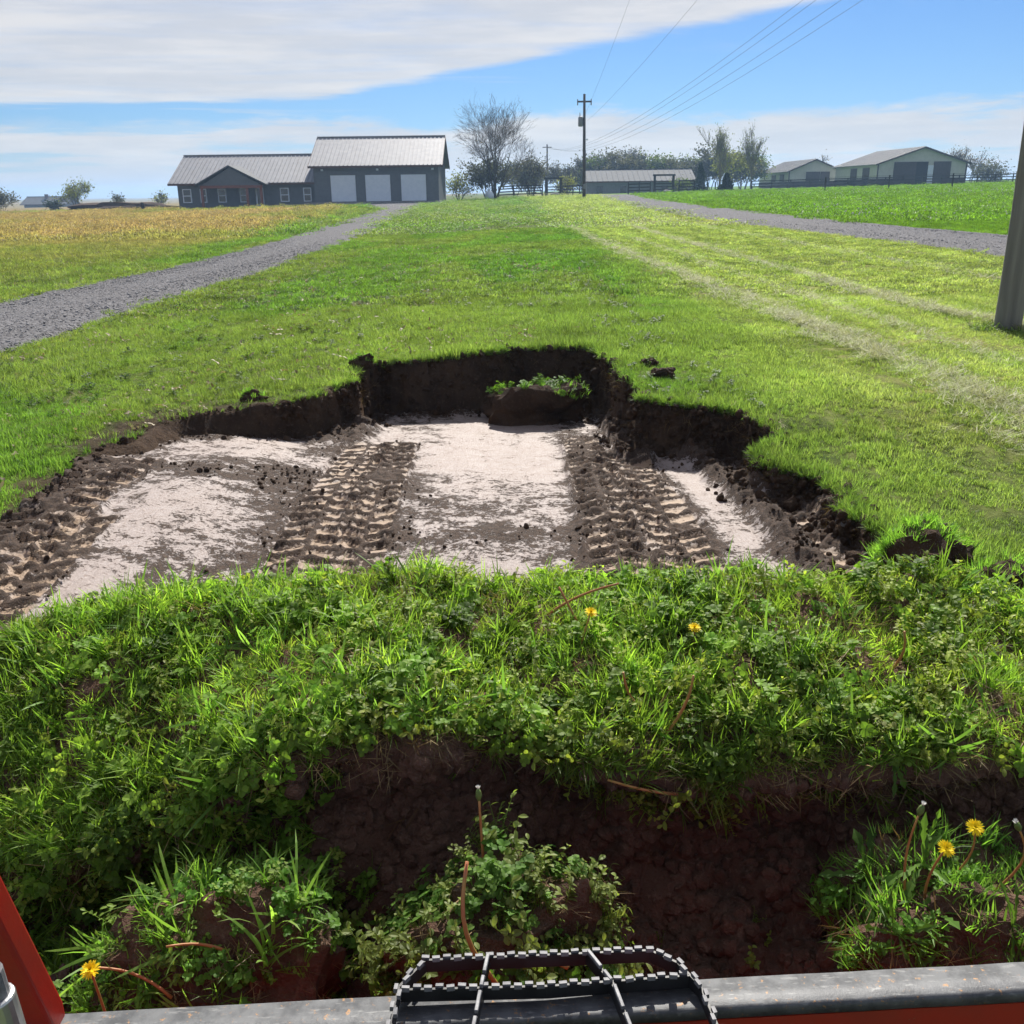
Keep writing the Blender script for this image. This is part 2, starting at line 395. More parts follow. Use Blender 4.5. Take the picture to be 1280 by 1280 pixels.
def road_l(y):   # centre and half width of the left drive
    yy = [-40, 0, 12, 20, 30, 50, 80, 105, 112]; return np.interp(y, yy, [-6.6, -6.3, -6.15, -5.75, -5.9, -7.1, -8.9, -12.0, -13.6]), np.interp(y, yy, [1.3, 1.3, 1.3, 1.2, 1.25, 1.35, 1.7, 4.0, 7.3])
def road_r(y):
    yy = [-40, 0, 18, 24, 30, 40, 55, 80, 110, 128]; return np.interp(y, yy, [19., 13.2, 11.2, 10.7, 10.0, 9.4, 9.15, 9.8, 12.0, 13.5]), np.interp(y, yy, [2.2, 2.15, 2.15, 2.05, 2.05, 2.1, 2.1, 2.1, 2.4, 3.0])

def zone_col(x, y):
    """turf colour of each piece of ground: rough lawn, mown lawn, dry left field, lush right pasture"""
    c = np.zeros(x.shape+(4,)); c[..., 3] = 1
    base = np.array([.095, .13, .03]); mown = np.array([.20, .22, .07]); dry = np.array([.26, .19, .10]); past = np.array([.09, .19, .018]); left = np.array([.15, .15, .045])
    w_m = ss(1.6, 2.9, x + .3*fbm(x*.6, y*.25, 0, 3, 3) - .035*np.clip(y-8, 0, 60)*0)
    w_m = w_m*1.0
    cl_, hl = road_l(y); cr_, hr = road_r(y)
    w_dry = ss(.6, 3.5, (cl_-hl)-x + .8*fbm(x*.2, y*.1, 0, 4, 9)); w_p = (x > cr_+hr-1.).astype(float)
    col = base[None]*(1-w_m[..., None]) + mown*w_m[..., None] if False else base*(1-w_m[..., None]) + mown*w_m[..., None]
    far = ss(25, 60, y)[..., None]
    col = col*(1-far*.0)
    dryness = np.clip(.75+.5*fbm(x*.07, y*.05, 0, 4, 12), .15, 1)[..., None]
    dcol = left*(1-dryness)+dry*dryness
    col = col*(1-w_dry[..., None]) + dcol*w_dry[..., None]
    col = col*(1-w_p[..., None]) + past*w_p[..., None]
    c[..., :3] = col
    return c

gx = axis(-3.2, 2.6, .03, -900, 900); gy = axis(2.4, 9.2, .03, -60, 2200)
X, Y = np.meshgrid(gx, gy); sdv = pit_sd(X, Y)
Z = lawn(X, Y)
wall_lean = .035+.05*np.clip(fbm(X*3, Y*3, 0, 2, 60), -.5, 1) + .22*ss(-1.5, -2.1, X)*ss(6.9, 6.2, Y)
inside = ss(.0, 1., -sdv/np.maximum(wall_lean, .012))
zin = pit_floor_z(Y)-.08+.14*ss(-1.05, -1.9, X)*ss(7.2, 6.2, Y) - .4*ss(2.62, 2.3, Y)
rim = .018*np.exp(-(sdv/.12)**2)*(sdv > 0)*fbm(X*7, Y*7, 0, 3, 44)*2
Zg = (Z+rim)*(1-inside) + zin*inside + inside*(1-inside)*.10*fbm(X*9, Y*9, Z*4, 3, 70)
near = (np.abs(X) < 4) & (Y < 11) & (Y > 2)
Zg += near*.01*fbm(X*8, Y*8, 0, 3, 81)*(sdv > -.05)
nx, ny = len(gx), len(gy)
idx = np.arange(nx*ny).reshape(ny, nx)
q = np.stack([idx[:-1, :-1], idx[:-1, 1:], idx[1:, 1:], idx[1:, :-1]], -1).reshape(-1, 4)
ground = mk('ground', np.stack([X, Y, Zg], -1).reshape(-1, 3), q, M['ground'], smooth=False)
ground.data.polygons.foreach_set('use_smooth', np.ones(len(q), bool))
soil_a = np.clip(ss(.05, .012, sdv + .05*fbm(X*5, Y*5, 0, 3, 91)), 0, 1)
# trampled bare strip along the left rim
soil_a = np.maximum(soil_a, (X < -1.2)*(Y < 7)*ss(.38, .05, sdv + .22*fbm(X*2.2, Y*2.2, 0, 3, 95))*.9)
soil_a = np.maximum(soil_a, ss(.075, .04, sdv))
attr(ground, 'soil', soil_a.ravel()); attr(ground, 'zone', zone_col(X, Y).reshape(-1, 4), 'FLOAT_COLOR')
tag(ground, kind='structure')

def ground_z(x, y):
    sd_ = pit_sd(x, y); return np.where(sd_ > 0, lawn(x, y), pit_floor_z(y))

# ------------------------------------------------------------------ pit floor: smeared clay, tyre tracks, loose soil
fx = np.arange(-2.75, 1.95, .0155); fy = np.arange(2.3, 8.7, .0155)
FX, FY = np.meshgrid(fx, fy)
fz = pit_floor_z(FY) + .14*ss(-1.05, -1.9, FX)*ss(7.2, 6.2, FY) + .012*fbm(FX*1.1, FY*.9, 0, 3, 101)
stretch_n = fbm(FX*1.1, FY*2.0, 0, 4, 110); smear = fbm(FX*.9+3, FY*.55, 0, 4, 111)
soil = .425 + .28*stretch_n + .25*smear
def band(c, w, e=.05): return ss(w/2+e, w/2-e, np.abs(c))
cpale = band(FX-(-.10)+.04*fbm(FY*.8, FX*0, 0, 2, 7), .80, .07)
soil -= .15*cpale*(ss(3.5, 5, FY)*.4+.6)
lp = band(FX+1.75+.10*(FY-5.5), .62, .2); soil -= .16*lp*(FY < 7)
soil += .34*band(FX+1.28-.06*(FY-6.6), .34, .12)*ss(4.6, 5.6, FY)
soil += .28*band(FX-.42, .22, .1) + .3*ss(6.6, 7.6, FY)*band(FX-.55, .5, .2)
trk = np.zeros_like(FX); tan = np.zeros_like(FX); hz = np.zeros_like(FX)
def track(xc0, y0, xc1, y1, w, sgn, pitch=.142, ph=0., deep=.015, soilb=.12):
    """lugged tyre print: slanted bars pressed in two rows, with soil ridges standing between them"""
    global soil, tan, hz, trk
    wob = .012*fbm(FY*3, FX*3, 0, 2, int(abs(xc0)*100)+3)
    t = (FY-y0)/(y1-y0); xc = xc0+(xc1-xc0)*t; u = (FX-xc)/w*2 + wob*4
    m = ss(1.06, .92, np.abs(u))*ss(-.03, .02, t)*ss(1.03, .97, t)
    phs = (FY + ph + sgn*.07*np.abs(u) + .006*fbm(FX*9, FY*9, 0, 2, 120))/pitch + np.where(u > 0, .5, 0)
    fr = phs-np.floor(phs)
    lug = ss(.0, .10, fr)*ss(.80, .68, fr)*ss(.02, .12, np.abs(u))     # pressed flats
    brk = fbm(FX*6, FY*6, 0, 3, 130)
    lug = lug*np.clip(1.08+.8*brk, 0, 1)
    ridge = (1-lug)*m
    wear = np.clip(.75+.9*fbm(FX*1.9+xc0, FY*1.6, 0, 3, 135), .25, 1.15)
    hz += wear*m*(-deep*.25*lug + deep*1.0*(1-lug)*(.7+.3*np.clip(fbm(FX*14, FY*14, 0, 2, 140)+.5, 0, 1)))
    soil = soil*(1-m) + m*(np.where(lug > .5, soilb, .98))
    tan = np.maximum(tan, m*lug); trk = np.maximum(trk, m)
    shoulder = ss(1.0, 1.1, np.abs(u))*ss(1.35, 1.15, np.abs(u))*ss(-.03, .02, t)*ss(1.03, .97, t)
    hz += shoulder*.022*np.clip(.6+fbm(FX*9, FY*9, 0, 3, 150), 0, 2); soil = np.maximum(soil, shoulder*.8*np.clip(.75+brk, 0, 1))
track(-.96, 3.0, -1.02, 6.75, .30, 1, ph=.0)
track(-.67, 3.0, -.80, 6.8, .24, -1, ph=.05)
track(.47, 3.0, .52, 7.0, .26, 1, ph=.03, soilb=.42)
track(.82, 3.0, .74, 6.3, .30, -1, ph=.08)
track(1.50, 3.0, 1.52, 4.9, .26, 1, ph=.02)
soil -= .35*band(FX-1.08+.03*(FY-5), .16, .05)*(FY < 6.2)
track(-2.18, 2.6, -2.30, 5.6, .42, 1, ph=.06, deep=.02)
track(-1.86, 2.6, -2.0, 4.4, .22, -1, ph=.02, deep=.012, soilb=.35)
# windrow of crumbled soil to the right and piles at the pit edges
wr = FX-(1.27+.04*(FY-5)*-1.4+.03*fbm(FY*2, FX*0, 0, 3, 160))
wm = ss(.13, .03, np.abs(wr))*ss(3.0, 3.4, FY)*ss(6.3, 6.0, FY)
hz += wm*.05*(1+.6*fbm(FX*10, FY*10, 0, 3, 161)); soil = np.maximum(soil, wm*1.0)
sde = pit_sd(FX, FY)
em = ss(np.where(FX > .9, -.2, -.30), -.04, sde + .10*fbm(FX*3, FY*3, 0, 3, 165))
em2 = em*np.where(FX > .7, .9, np.where(FY > 7.0, .3, .22))
hz += em2*.13*np.clip(.55+.6*fbm(FX*5, FY*5, 0, 4, 170), 0, 1.4); soil = np.maximum(soil, em*np.where(FX > .7, 1.1, .75))
lm = ss(.30, .05, np.abs(FX+1.22-.12*(FY-7)))*ss(6.4, 6.9, FY)*ss(7.6, 7.2, FY)
hz += lm*.07*(1+.5*fbm(FX*8, FY*8, 0, 3, 175)); soil = np.maximum(soil, lm)
soil = np.clip(soil, 0, 1.1)
fz = fz + hz + np.clip(soil-.5, 0, .5)*.02*(1+fbm(FX*20, FY*20, 0, 3, 180)) + np.clip(soil-.35, 0, .6)*.012*fbm(FX*34, FY*34, 0, 2, 181)
mx_, my_ = len(fx), len(fy); idf = np.arange(mx_*my_).reshape(my_, mx_)
keep = (sde < .12)
kq = keep[:-1, :-1] & keep[1:, 1:]
q = np.stack([idf[:-1, :-1], idf[:-1, 1:], idf[1:, 1:], idf[1:, :-1]], -1)[kq]
used = np.unique(q); remap = np.full(mx_*my_, -1); remap[used] = np.arange(len(used))
fv = np.stack([FX, FY, fz], -1).reshape(-1, 3)[used]
# the sheet dives under the bank at its rim so that nothing pokes out of the lawn
fv[:, 2] -= ss(-.01, .08, sde.ravel()[used])*.4
floor_o = mk('pit_floor', fv, remap[q], M['clay'], smooth=True)
attr(floor_o, 'soil', np.clip(soil.ravel()[used], 0, 1)); attr(floor_o, 'tan', np.clip(tan.ravel()[used], 0, 1))
tag(floor_o, kind='structure')
def floor_h(x, y):
    i = np.clip(((y-fy[0])/.0155).astype(int), 0, my_-1); j = np.clip(((x-fx[0])/.0155).astype(int), 0, mx_-1)
    return fz[i, j], soil[i, j]
def floor_t(x, y):
    return trk[np.clip(((y-fy[0])/.0155).astype(int), 0, my_-1), np.clip(((x-fx[0])/.0155).astype(int), 0, mx_-1)]

# ------------------------------------------------------------------ drives
def ribbon(name, fn, ys, nacross, lift, mat, ragged=.12):
    V = []
    for yi in ys:
        c, h = fn(yi)
        rl, rr = ragged*fbm(np.array([yi*1.7]), np.array([3.]), 0, 4, 7)[0], ragged*fbm(np.array([yi*1.7]), np.array([9.]), 0, 4, 8)[0]
        xs = np.linspace(c-h+rl, c+h+rr, nacross)
        crown = lift + .05*(1-((xs-c)/h)**2) - .012*(np.exp(-((xs-c-.55*h)/.25)**2)+np.exp(-((xs-c+.55*h)/.25)**2))
        z = lawn(xs, np.full(nacross, yi)) + crown
        z[0] -= .10; z[-1] -= .10
        V.append(np.stack([xs, np.full(nacross, yi), z], -1))
    V = np.array(V); n, k = len(ys), nacross
    idr = np.arange(n*k).reshape(n, k)
    q = np.stack([idr[:-1, :-1], idr[:-1, 1:], idr[1:, 1:], idr[1:, :-1]], -1).reshape(-1, 4)
    o = mk(name, V.reshape(-1, 3), q, mat, smooth=True); tag(o, kind='structure'); return o
ribbon('gravel_drive', road_l, np.concatenate([np.arange(-20, 40, .2), np.arange(40, 109, .8)]), 17, .03, M['gravel'])
ribbon('gravel_road', road_r, np.concatenate([np.arange(-20, 50, .25), np.arange(50, 126, .8)]), 17, .03, M['gravel'])

# ------------------------------------------------------------------ plant prototypes (kept outside the scene, instanced)
def blade(mb, p, az, ln, w, lean, bend, seg=3, twist=0.):
    """curved tapering grass blade"""
    dx, dy = math.cos(az), math.sin(az); sx, sy = -math.sin(az+twist), math.cos(az+twist)
    pts = []; x = 0.; z = 0.; a = lean
    for i in range(seg+1):
        pts.append((x, z)); s = ln/seg; x += math.sin(a)*s; z += math.cos(a)*s; a += bend/seg
    vs_, fs_ = [], []
    for i, (u, h) in enumerate(pts[:-1]):
        ww = w*(1-.55*(i/seg)**1.5)*.5
        for sg in (-1, 1): vs_.append((p[0]+dx*u+sx*ww*sg, p[1]+dy*u+sy*ww*sg, p[2]+h))
    u, h = pts[-1]; vs_.append((p[0]+dx*u, p[1]+dy*u, p[2]+h))
    for i in range(seg-1): fs_.append((2*i, 2*i+1, 2*i+3, 2*i+2))
    fs_.append((2*seg-2, 2*seg-1, 2*seg)); mb.add(vs_, fs_)
def leaf(mb, p, az, ln, w, tilt, fold=.25, droop=.4, lobes=0):
    """broad leaf: midrib with two folded halves, optionally lobed like a dandelion's"""
    dx, dy = math.cos(az), math.sin(az); sx, sy = -dy, dx
    n = 4 if not lobes else lobes*2+1
    mid, lf, rt = [], [], []; x = z = 0.; a = tilt
    for i in range(n+1):
        t = i/n
        ww = w*.5*math.sin(math.pi*min(1, (t*.92+.06)))**.8
        if lobes: ww = w*.5*(.25+.75*t)*(1. if i % 2 else .42)*(1 if i < n else 0)
        if i == n: ww = 0
        mid.append((p[0]+dx*x, p[1]+dy*x, p[2]+z))
        up = ww*fold
        lf.append((p[0]+dx*x+sx*ww, p[1]+dy*x+sy*ww, p[2]+z+up)); rt.append((p[0]+dx*x-sx*ww, p[1]+dy*x-sy*ww, p[2]+z+up))
        s = ln/n; x += math.cos(a)*s; z += math.sin(a)*s; a -= droop/n
    k = n+1; f = []
    for i in range(n):
        f.append((i, i+1, k+i+1, k+i)); f.append((i, 2*k+i, 2*k+i+1, i+1))
    mb.add(mid+lf+rt, f)
PROTO = {}
def proto(kind, builder, n, mat):
    c = bpy.data.collections.new('source_'+kind)
    for i in range(n):
        mb = MB(); builder(mb, i)
        me = bpy.data.meshes.new(kind); me.from_pydata(mb.v, [], mb.f); me.materials.append(mat); me.validate(); me.update()
        o = bpy.data.objects.new('%s_%02d' % (kind, i), me); c.objects.link(o)
    PROTO[kind] = (c, n)
U = random.uniform
def b_lawn(mb, i):
    for k in range(20):
        r = .035*math.sqrt(random.random()); a = U(0, 6.28)
        blade(mb, (r*math.cos(a), r*math.sin(a), -.004), U(0, 6.28), U(.028, .062), U(.0026, .0042), U(.05, .7), U(.1, 1.1), 2, U(-.6, .6))
def b_patch(mb, i):      # 0.3 m square of lawn for the middle distance
    for k in range(230):
        blade(mb, (U(-.17, .17), U(-.17, .17), -.004), U(0, 6.28), U(.03, .065), U(.006, .010), U(.05, .8), U(.1, 1.), 2, U(-.6, .6))
def b_far(mb, i):        # 1.2 m square for the far lawn
    for k in range(260):
        blade(mb, (U(-.7, .7), U(-.7, .7), -.01), U(0, 6.28), U(.05, .10), U(.02, .04), U(.1, .9), U(.1, .8), 2, U(-.6, .6))
def b_long(mb, i):
    for k in range(18):
        r = .018*math.sqrt(random.random()); a = U(0, 6.28)
        blade(mb, (r*math.cos(a), r*math.sin(a), -.01), U(0, 6.28), U(.06, .15), U(.0032, .0058), U(.05, .6), U(.2, 1.5), 4, U(-.5, .5))
def b_wide(mb, i):
    for k in range(9):
        r = .02*math.sqrt(random.random()); a = U(0, 6.28)
        blade(mb, (r*math.cos(a), r*math.sin(a), -.01), U(0, 6.28), U(.08, .19), U(.006, .010), U(.1, .8), U(.2, 1.3), 5, U(-.4, .4))
def b_clover(mb, i):
    for k in range(8):
        a = U(0, 6.28); r = U(0, .03); h = U(.018, .05); px_, py_ = r*math.cos(a), r*math.sin(a)
        mb.tube([(px_*.4, py_*.4, -.01), (px_*.8, py_*.8, h*.6), (px_, py_, h)], .0008, 3, False)
        a0 = U(0, 6.28); sz = U(.009, .015)
        for j in range(3): leaf(mb, (px_, py_, h), a0+j*2.094+U(-.2, .2), sz, sz*.95, U(-.1, .5), .2, .5)
def b_weed(mb, i):       # small-leaved sprig
    for k in range(3):
        a = U(0, 6.28); ln = U(.05, .10); ti = U(.1, .8)
        tip = (math.cos(a)*math.sin(ti)*ln, math.sin(a)*math.sin(ti)*ln, math.cos(ti)*ln)
        mb.tube([(0, 0, -.01), tuple(c*.5+U(-.006, .006) for c in tip), tip], [.0014, .0012, .0008], 3, False)
        for j in range(9):
            t = .15+.85*j/8; p = tuple(c*t for c in tip)
            leaf(mb, p, U(0, 6.28), U(.011, .022), U(.007, .013), U(-.2, .8), .25, .6)
def b_rosette(mb, i):    # dandelion leaves
    for k in range(7): leaf(mb, (0, 0, 0), U(0, 6.28), U(.07, .14), U(.018, .032), U(.2, 1.1), .3, U(.5, 1.3), 4)
def b_straw(mb, i):
    for k in range(12):
        blade(mb, (U(-.03, .03), U(-.03, .03), U(0, .012)), U(0, 6.28), U(.03, .09), U(.0012, .003), U(1.0, 1.55), U(-.4, .5), 3, U(-.6, .6))
def b_dead(mb, i):
    for k in range(3): leaf(mb, (U(-.03, .03), U(-.03, .03), U(.015, .04)), U(0, 6.28), U(.03, .06), U(.02, .035), U(-.3, .5), U(-.4, .5), U(-.6, .8))
def b_crumb(mb, i):
    bm = bmesh.new(); bmesh.ops.create_icosphere(bm, subdivisions=2, radius=1)
    v = np.array([p.co[:] for p in bm.verts]); d = 1+.34*fbm(v[:, 0]*1.3+i*9, v[:, 1]*1.3, v[:, 2]*1.3, 3, 200+i)
    v = v*d[:, None]*np.array([1, U(.7, 1), U(.55, .85)]); mb.add(v, [tuple(w.index for w in f.verts) for f in bm.faces]); bm.free()
def b_stone(mb, i):
    bm = bmesh.new(); bmesh.ops.create_icosphere(bm, subdivisions=1, radius=1)
    v = np.array([p.co[:] for p in bm.verts])*np.array([1, U(.6, .9), U(.45, .7)])*rng.uniform(.7, 1.15, (len(bm.verts), 1))
    mb.add(v, [tuple(w.index for w in f.verts) for f in bm.faces]); bm.free()
def b_seed(mb, i):
    bm = bmesh.new(); bmesh.ops.create_icosphere(bm, subdivisions=1, radius=.02); mb.add([(p.co.x, p.co.y, p.co.z+.12) for p in bm.verts], [tuple(w.index for w in f.verts) for f in bm.faces]); bm.free()
    mb.tube([(0, 0, 0), (.004, 0, .1)], .002, 3, False)
proto('lawn', b_lawn, 5, M['grass']); proto('patch', b_patch, 4, M['grass']); proto('far', b_far, 3, M['grass'])
proto('long', b_long, 5, M['grass']); proto('wide', b_wide, 4, M['grass']); proto('clover', b_clover, 5, M['clover'])
proto('weed', b_weed, 5, M['weed']); proto('rosette', b_rosette, 3, M['clover']); proto('straw', b_straw, 4, M['straw'])
proto('dead', b_dead, 4, M['dead']); proto('crumb', b_crumb, 5, M['soil']); proto('redcrumb', b_crumb, 4, M['redsoil']); proto('stone', b_stone, 5, M['stone']); proto('seedhead', b_seed, 1, M['seed'])

def scatter_group():
    pass
_ng = {}
def node_group(kind):
    if kind in _ng: return _ng[kind]
    c, n = PROTO[kind]
    g = bpy.data.node_groups.new('scatter_'+kind, 'GeometryNodeTree')
    g.interface.new_socket('Geometry', in_out='INPUT', socket_type='NodeSocketGeometry'); g.interface.new_socket('Geometry', in_out='OUTPUT', socket_type='NodeSocketGeometry')
    gi = g.nodes.new('NodeGroupInput'); go = g.nodes.new('NodeGroupOutput')
    m2p = g.nodes.new('GeometryNodeMeshToPoints'); g.links.new(gi.outputs[0], m2p.inputs[0])
    iop = g.nodes.new('GeometryNodeInstanceOnPoints'); g.links.new(m2p.outputs[0], iop.inputs['Points'])
    ci = g.nodes.new('GeometryNodeCollectionInfo'); ci.inputs['Collection'].default_value = c; ci.inputs['Separate Children'].default_value = True; ci.inputs['Reset Children'].default_value = True
    g.links.new(ci.outputs[0], iop.inputs['Instance']); iop.inputs['Pick Instance'].default_value = True
    def na(name, typ):
        a = g.nodes.new('GeometryNodeInputNamedAttribute'); a.data_type = typ; a.inputs['Name'].default_value = name; return a.outputs[0]
    g.links.new(na('idx', 'INT'), iop.inputs['Instance Index'])
    e2r = g.nodes.new('FunctionNodeEulerToRotation'); g.links.new(na('rot', 'FLOAT_VECTOR'), e2r.inputs[0]); g.links.new(e2r.outputs[0], iop.inputs['Rotation'])
    g.links.new(na('scl', 'FLOAT_VECTOR'), iop.inputs['Scale'])
    g.links.new(iop.outputs[0], go.inputs[0]); _ng[kind] = g; return g
def scatter(name, kind, P, scl, tint=None, normals=None, tilt=.15, parent=None, label=None, cat=None, full_random=False):
    n = len(P)
    o = mk(name, np.asarray(P), [], None, parent)
    rot = np.zeros((n, 3)); rot[:, 2] = rng.uniform(0, 6.283, n)
    if full_random: rot[:, :2] = rng.uniform(0, 6.283, (n, 2))
    else: rot[:, :2] = rng.normal(0, tilt, (n, 2))
    if normals is not None:
        nn = normals/np.linalg.norm(normals, axis=1, keepdims=True)
        out = np.zeros((n, 3))
        for i in range(n):
            qn = Vector((0, 0, 1)).rotation_difference(Vector(nn[i])).to_matrix() @ Matrix.Rotation(rot[i, 2], 3, 'Z')
            out[i] = qn.to_euler('XYZ')[:]
        rot = out
    attr(o, 'rot', rot, 'FLOAT_VECTOR')
    scl = np.asarray(scl, float)
    if scl.ndim == 1: scl = np.repeat(scl[:, None], 3, 1)
    attr(o, 'scl', scl, 'FLOAT_VECTOR')
    attr(o, 'idx', rng.integers(0, PROTO[kind][1], n), 'INT')
    if tint is None: tint = np.ones((n, 3))
    attr(o, 'tint', np.concatenate([tint, np.ones((n, 1))], 1), 'FLOAT_COLOR')
    md = o.modifiers.new('scatter', 'NODES'); md.node_group = node_group(kind)
    if label: o['label'] = label
    if cat: o['category'] = cat
    o['kind'] = 'stuff'
    return o

# ------------------------------------------------------------------ lawn, fields: grass as stuff
def on_road(x, y, pad=0.):
    a, h = road_l(y); b, k = road_r(y)
    return (np.abs(x-a) < h-pad) | (np.abs(x-b) < k-pad)
def frustum_pts(n, y0, y1, mx=1.3, k=.60):
    y = np.sqrt(rng.uniform(y0**2, y1**2, n)); x = rng.uniform(-1, 1, n)*(k*y+mx); return x, y
CLIP = [([4.5, 5.8, 9.2, 16.5, 24, 40], [3.05, 3.07, 3.0, 2.65, 2.3, 2.0]), ([7, 9.8, 10.6, 16.7, 24, 45], [5.1, 4.9, 4.65, 4.5, 4.3, 3.9]), ([8, 14.2, 18.1, 24.7, 45], [7.1, 6.95, 6.8, 6.6, 5.8]), ([5, 9, 16, 26], [4.05, 3.85, 3.55, 3.3])]
def clip_d(x, y):
    d = np.full(np.shape(x), 9.)
    for ys_, xs_ in CLIP: d = np.minimum(d, np.abs(x-np.interp(y, ys_, xs_)))
    return d
def lawn_tint(x, y):
    w_m = ss(1.5, 3.0, x+.35*fbm(x*.6, y*.3, 0, 3, 3))*ss(3., 6.5, y+.8*(x-1.5)+.5*fbm(x, y, 0, 2, 4))
    lush = np.array([.82, .94, .9]); mown = np.array([2.0, 1.42, 2.5]); rough = np.array([.98, 1.0, 1.0]); dry = np.array([2.35, 1.0, 2.9]); past = np.array([.92, .98, .6]); fld = np.array([1.3, 1.0, 1.2])
    w_r = ss(.3, -1.2, x+.6*fbm(x*.4, y*.4, 0, 3, 6))
    c = lush*(1-w_m[:, None]) + mown*w_m[:, None]
    pale = ss(.35, .05, clip_d(x, y))[:, None]*w_m[:, None]
    c = c*(1-.35*pale) + np.array([2.6, 2.0, 3.4])*.35*pale
    c = c*(1-w_r[:, None]) + rough*w_r[:, None]
    # mower stripes and worn, browner patches
    st = np.sin((x+.02*y+.12*fbm(x*.5, y*.5, 0, 2, 66))*2*math.pi/.62)*.13*w_m*ss(60, 20, y); c = c*(1+st[:, None]*np.array([1.1, .8, 1.5]))
    br = ss(.05, .45, fbm(x*.45, y*.22, 0, 4, 21)+.22*ss(.5, -2.5, x))[:, None]*(1-w_m[:, None])*.35
    c = c*(1-br) + np.array([1.75, 1.0, 2.1])*br
    cl_, hl = road_l(y); cr_, hr = road_r(y)
    wd = ss(.8, 3.2, (cl_-hl)-x+.9*fbm(x*.3, y*.12, 0, 3, 9))[:, None]
    dn = np.clip(.72+.6*fbm(x*.09, y*.06, 0, 4, 12), .1, 1)[:, None]
    c = c*(1-wd) + (fld*(1-dn)+dry*dn)*wd
    wp = (x > cr_+hr-.5)[:, None]
    c = np.where(wp, past, c)
    return c*rng.uniform(.70, 1.25, (len(x), 1))*(1+.22*fbm(x*1.6, y*1.6, 0, 4, 25))[:, None]
def bare(x, y):     # how bare the turf is near the left rim
    return (x < -1.0)*(y < 7.2)*ss(.42, .06, pit_sd(x, y)+.22*fbm(x*2.2, y*2.2, 0, 3, 95))

x, y = frustum_pts(105000, 2.6, 12.5)
xe, ye = rng.uniform(1.9, 5., 12000)*rng.choice([-1, 1], 12000), rng.uniform(.2, 3.2, 12000); x = np.concatenate([x, xe]); y = np.concatenate([y, ye])
sdp = pit_sd(x, y)
k = (sdp > .012) & ~on_road(x, y, .1) & (rng.random(len(x)) > bare(x, y)*.92) & ~((np.hypot(x-4.75, y-9.25) < .17))
k &= ~((y < 2.9) & (np.abs(x) < 1.6))
x, y = x[k], y[k]; sdp = sdp[k]
tint = lawn_tint(x, y); s = rng.uniform(.65, 1.35, len(x))*(1+.42*fbm(x*2.2, y*2.2, 0, 4, 33))
hgt = s*np.where(x > 2.2, .72, 1.0)*(1+.5*ss(.25, .0, sdp))
scatter('lawn_grass', 'lawn', np.stack([x, y, lawn(x, y)-.003], -1), np.stack([s, s, hgt], -1), tint, label='short green lawn grass around the scraped pit', cat='grass')
x, y = frustum_pts(17000, 12.3, 33, 2.)
k = ~on_road(x, y, .22); x, y = x[k], y[k]
s = rng.uniform(.9, 1.25, len(x)); h = np.where(x > road_r(y)[0], 1.3, np.where((x > 2.2), .7, 1.0))
scatter('lawn_turf', 'patch', np.stack([x, y, lawn(x, y)-.004], -1), np.stack([s, s, h*rng.uniform(.7, 1.3, len(x))], -1), lawn_tint(x, y), label='mown lawn grass between the two gravel drives', cat='grass')
x, y = frustum_pts(15500, 32, 128, 4.)
k = ~on_road(x, y, .5) & ~((x > -37) & (x < -7) & (y > 107.5)); x, y = x[k], y[k]
s = rng.uniform(.9, 1.3, len(x)); h = np.where(x > road_r(y)[0], 1.1, np.where(x < road_l(y)[0], 1.1, .6))
scatter('field_grass', 'far', np.stack([x, y, lawn(x, y)-.01], -1), np.stack([s, s, h*rng.uniform(.6, 1.2, len(x))], -1), lawn_tint(x, y), label='grass of the far lawn and the fields beyond the drives', cat='grass')
# broad weeds and old leaves in the rough part of the lawn
x, y = frustum_pts(9000, 3., 22); k = (pit_sd(x, y) > .03) & ~on_road(x, y, .05) & (x < 1.6) & (fbm(x*.7, y*.5, 0, 3, 50)+.3*(x < -1.2) > .02); x, y = x[k], y[k]
scatter('lawn_weeds', 'clover', np.stack([x, y, lawn(x, y)], -1), rng.uniform(.8, 1.5, len(x)), lawn_tint(x, y)*.9, label='clover and low weeds in the rough lawn', cat='weeds')
x, y = frustum_pts(22000, 3.2, 30); g = fbm(x*.6+4, y*.35, 0, 4, 57)
k = (pit_sd(x, y) > .02) & ~on_road(x, y, -.1) & (x < 1.5) & (g + .4*ss(-.6, -2.6, x) > .0); x, y = x[k], y[k]
scatter('fallen_leaves', 'dead', np.stack([x, y, lawn(x, y)+.005], -1), rng.uniform(.45, .95, len(x)), rng.uniform(.7, 1.5, (len(x), 1))*np.ones((1, 3)), tilt=.5, label='dry fallen leaves caught in the rough lawn', cat='leaves')
# clippings left in rows on the mown side
P = []
for (ys_, xs_), n, wdt in zip(CLIP, (6500, 4600, 2200, 1300), (.14, .11, .15, .09)):
    yy = rng.uniform(ys_[0]**.5, min(ys_[-1], 34)**.5, n)**2; xx = np.interp(yy, ys_, xs_)+rng.normal(0, wdt, n)*(.6+.6*np.abs(fbm(yy*.8, yy*0, 0, 3, 5)))
    kk = (rng.random(n) < .35+.9*np.clip(fbm(xx*1.2, yy*.7, 0, 3, 14)+.1, 0, 1)) & ~on_road(xx, yy) & (pit_sd(xx, yy) > .1); P.append(np.stack([xx[kk], yy[kk], lawn(xx[kk], yy[kk])+.03], -1))
P = np.concatenate(P)
scatter('grass_clippings', 'straw', P, rng.uniform(.8, 1.7, len(P)), np.array([1.35, 1.75, 1.7])*rng.uniform(.6, 1.35, (len(P), 1)), label='pale dried clippings lying in rows on the mown lawn', cat='clippings')
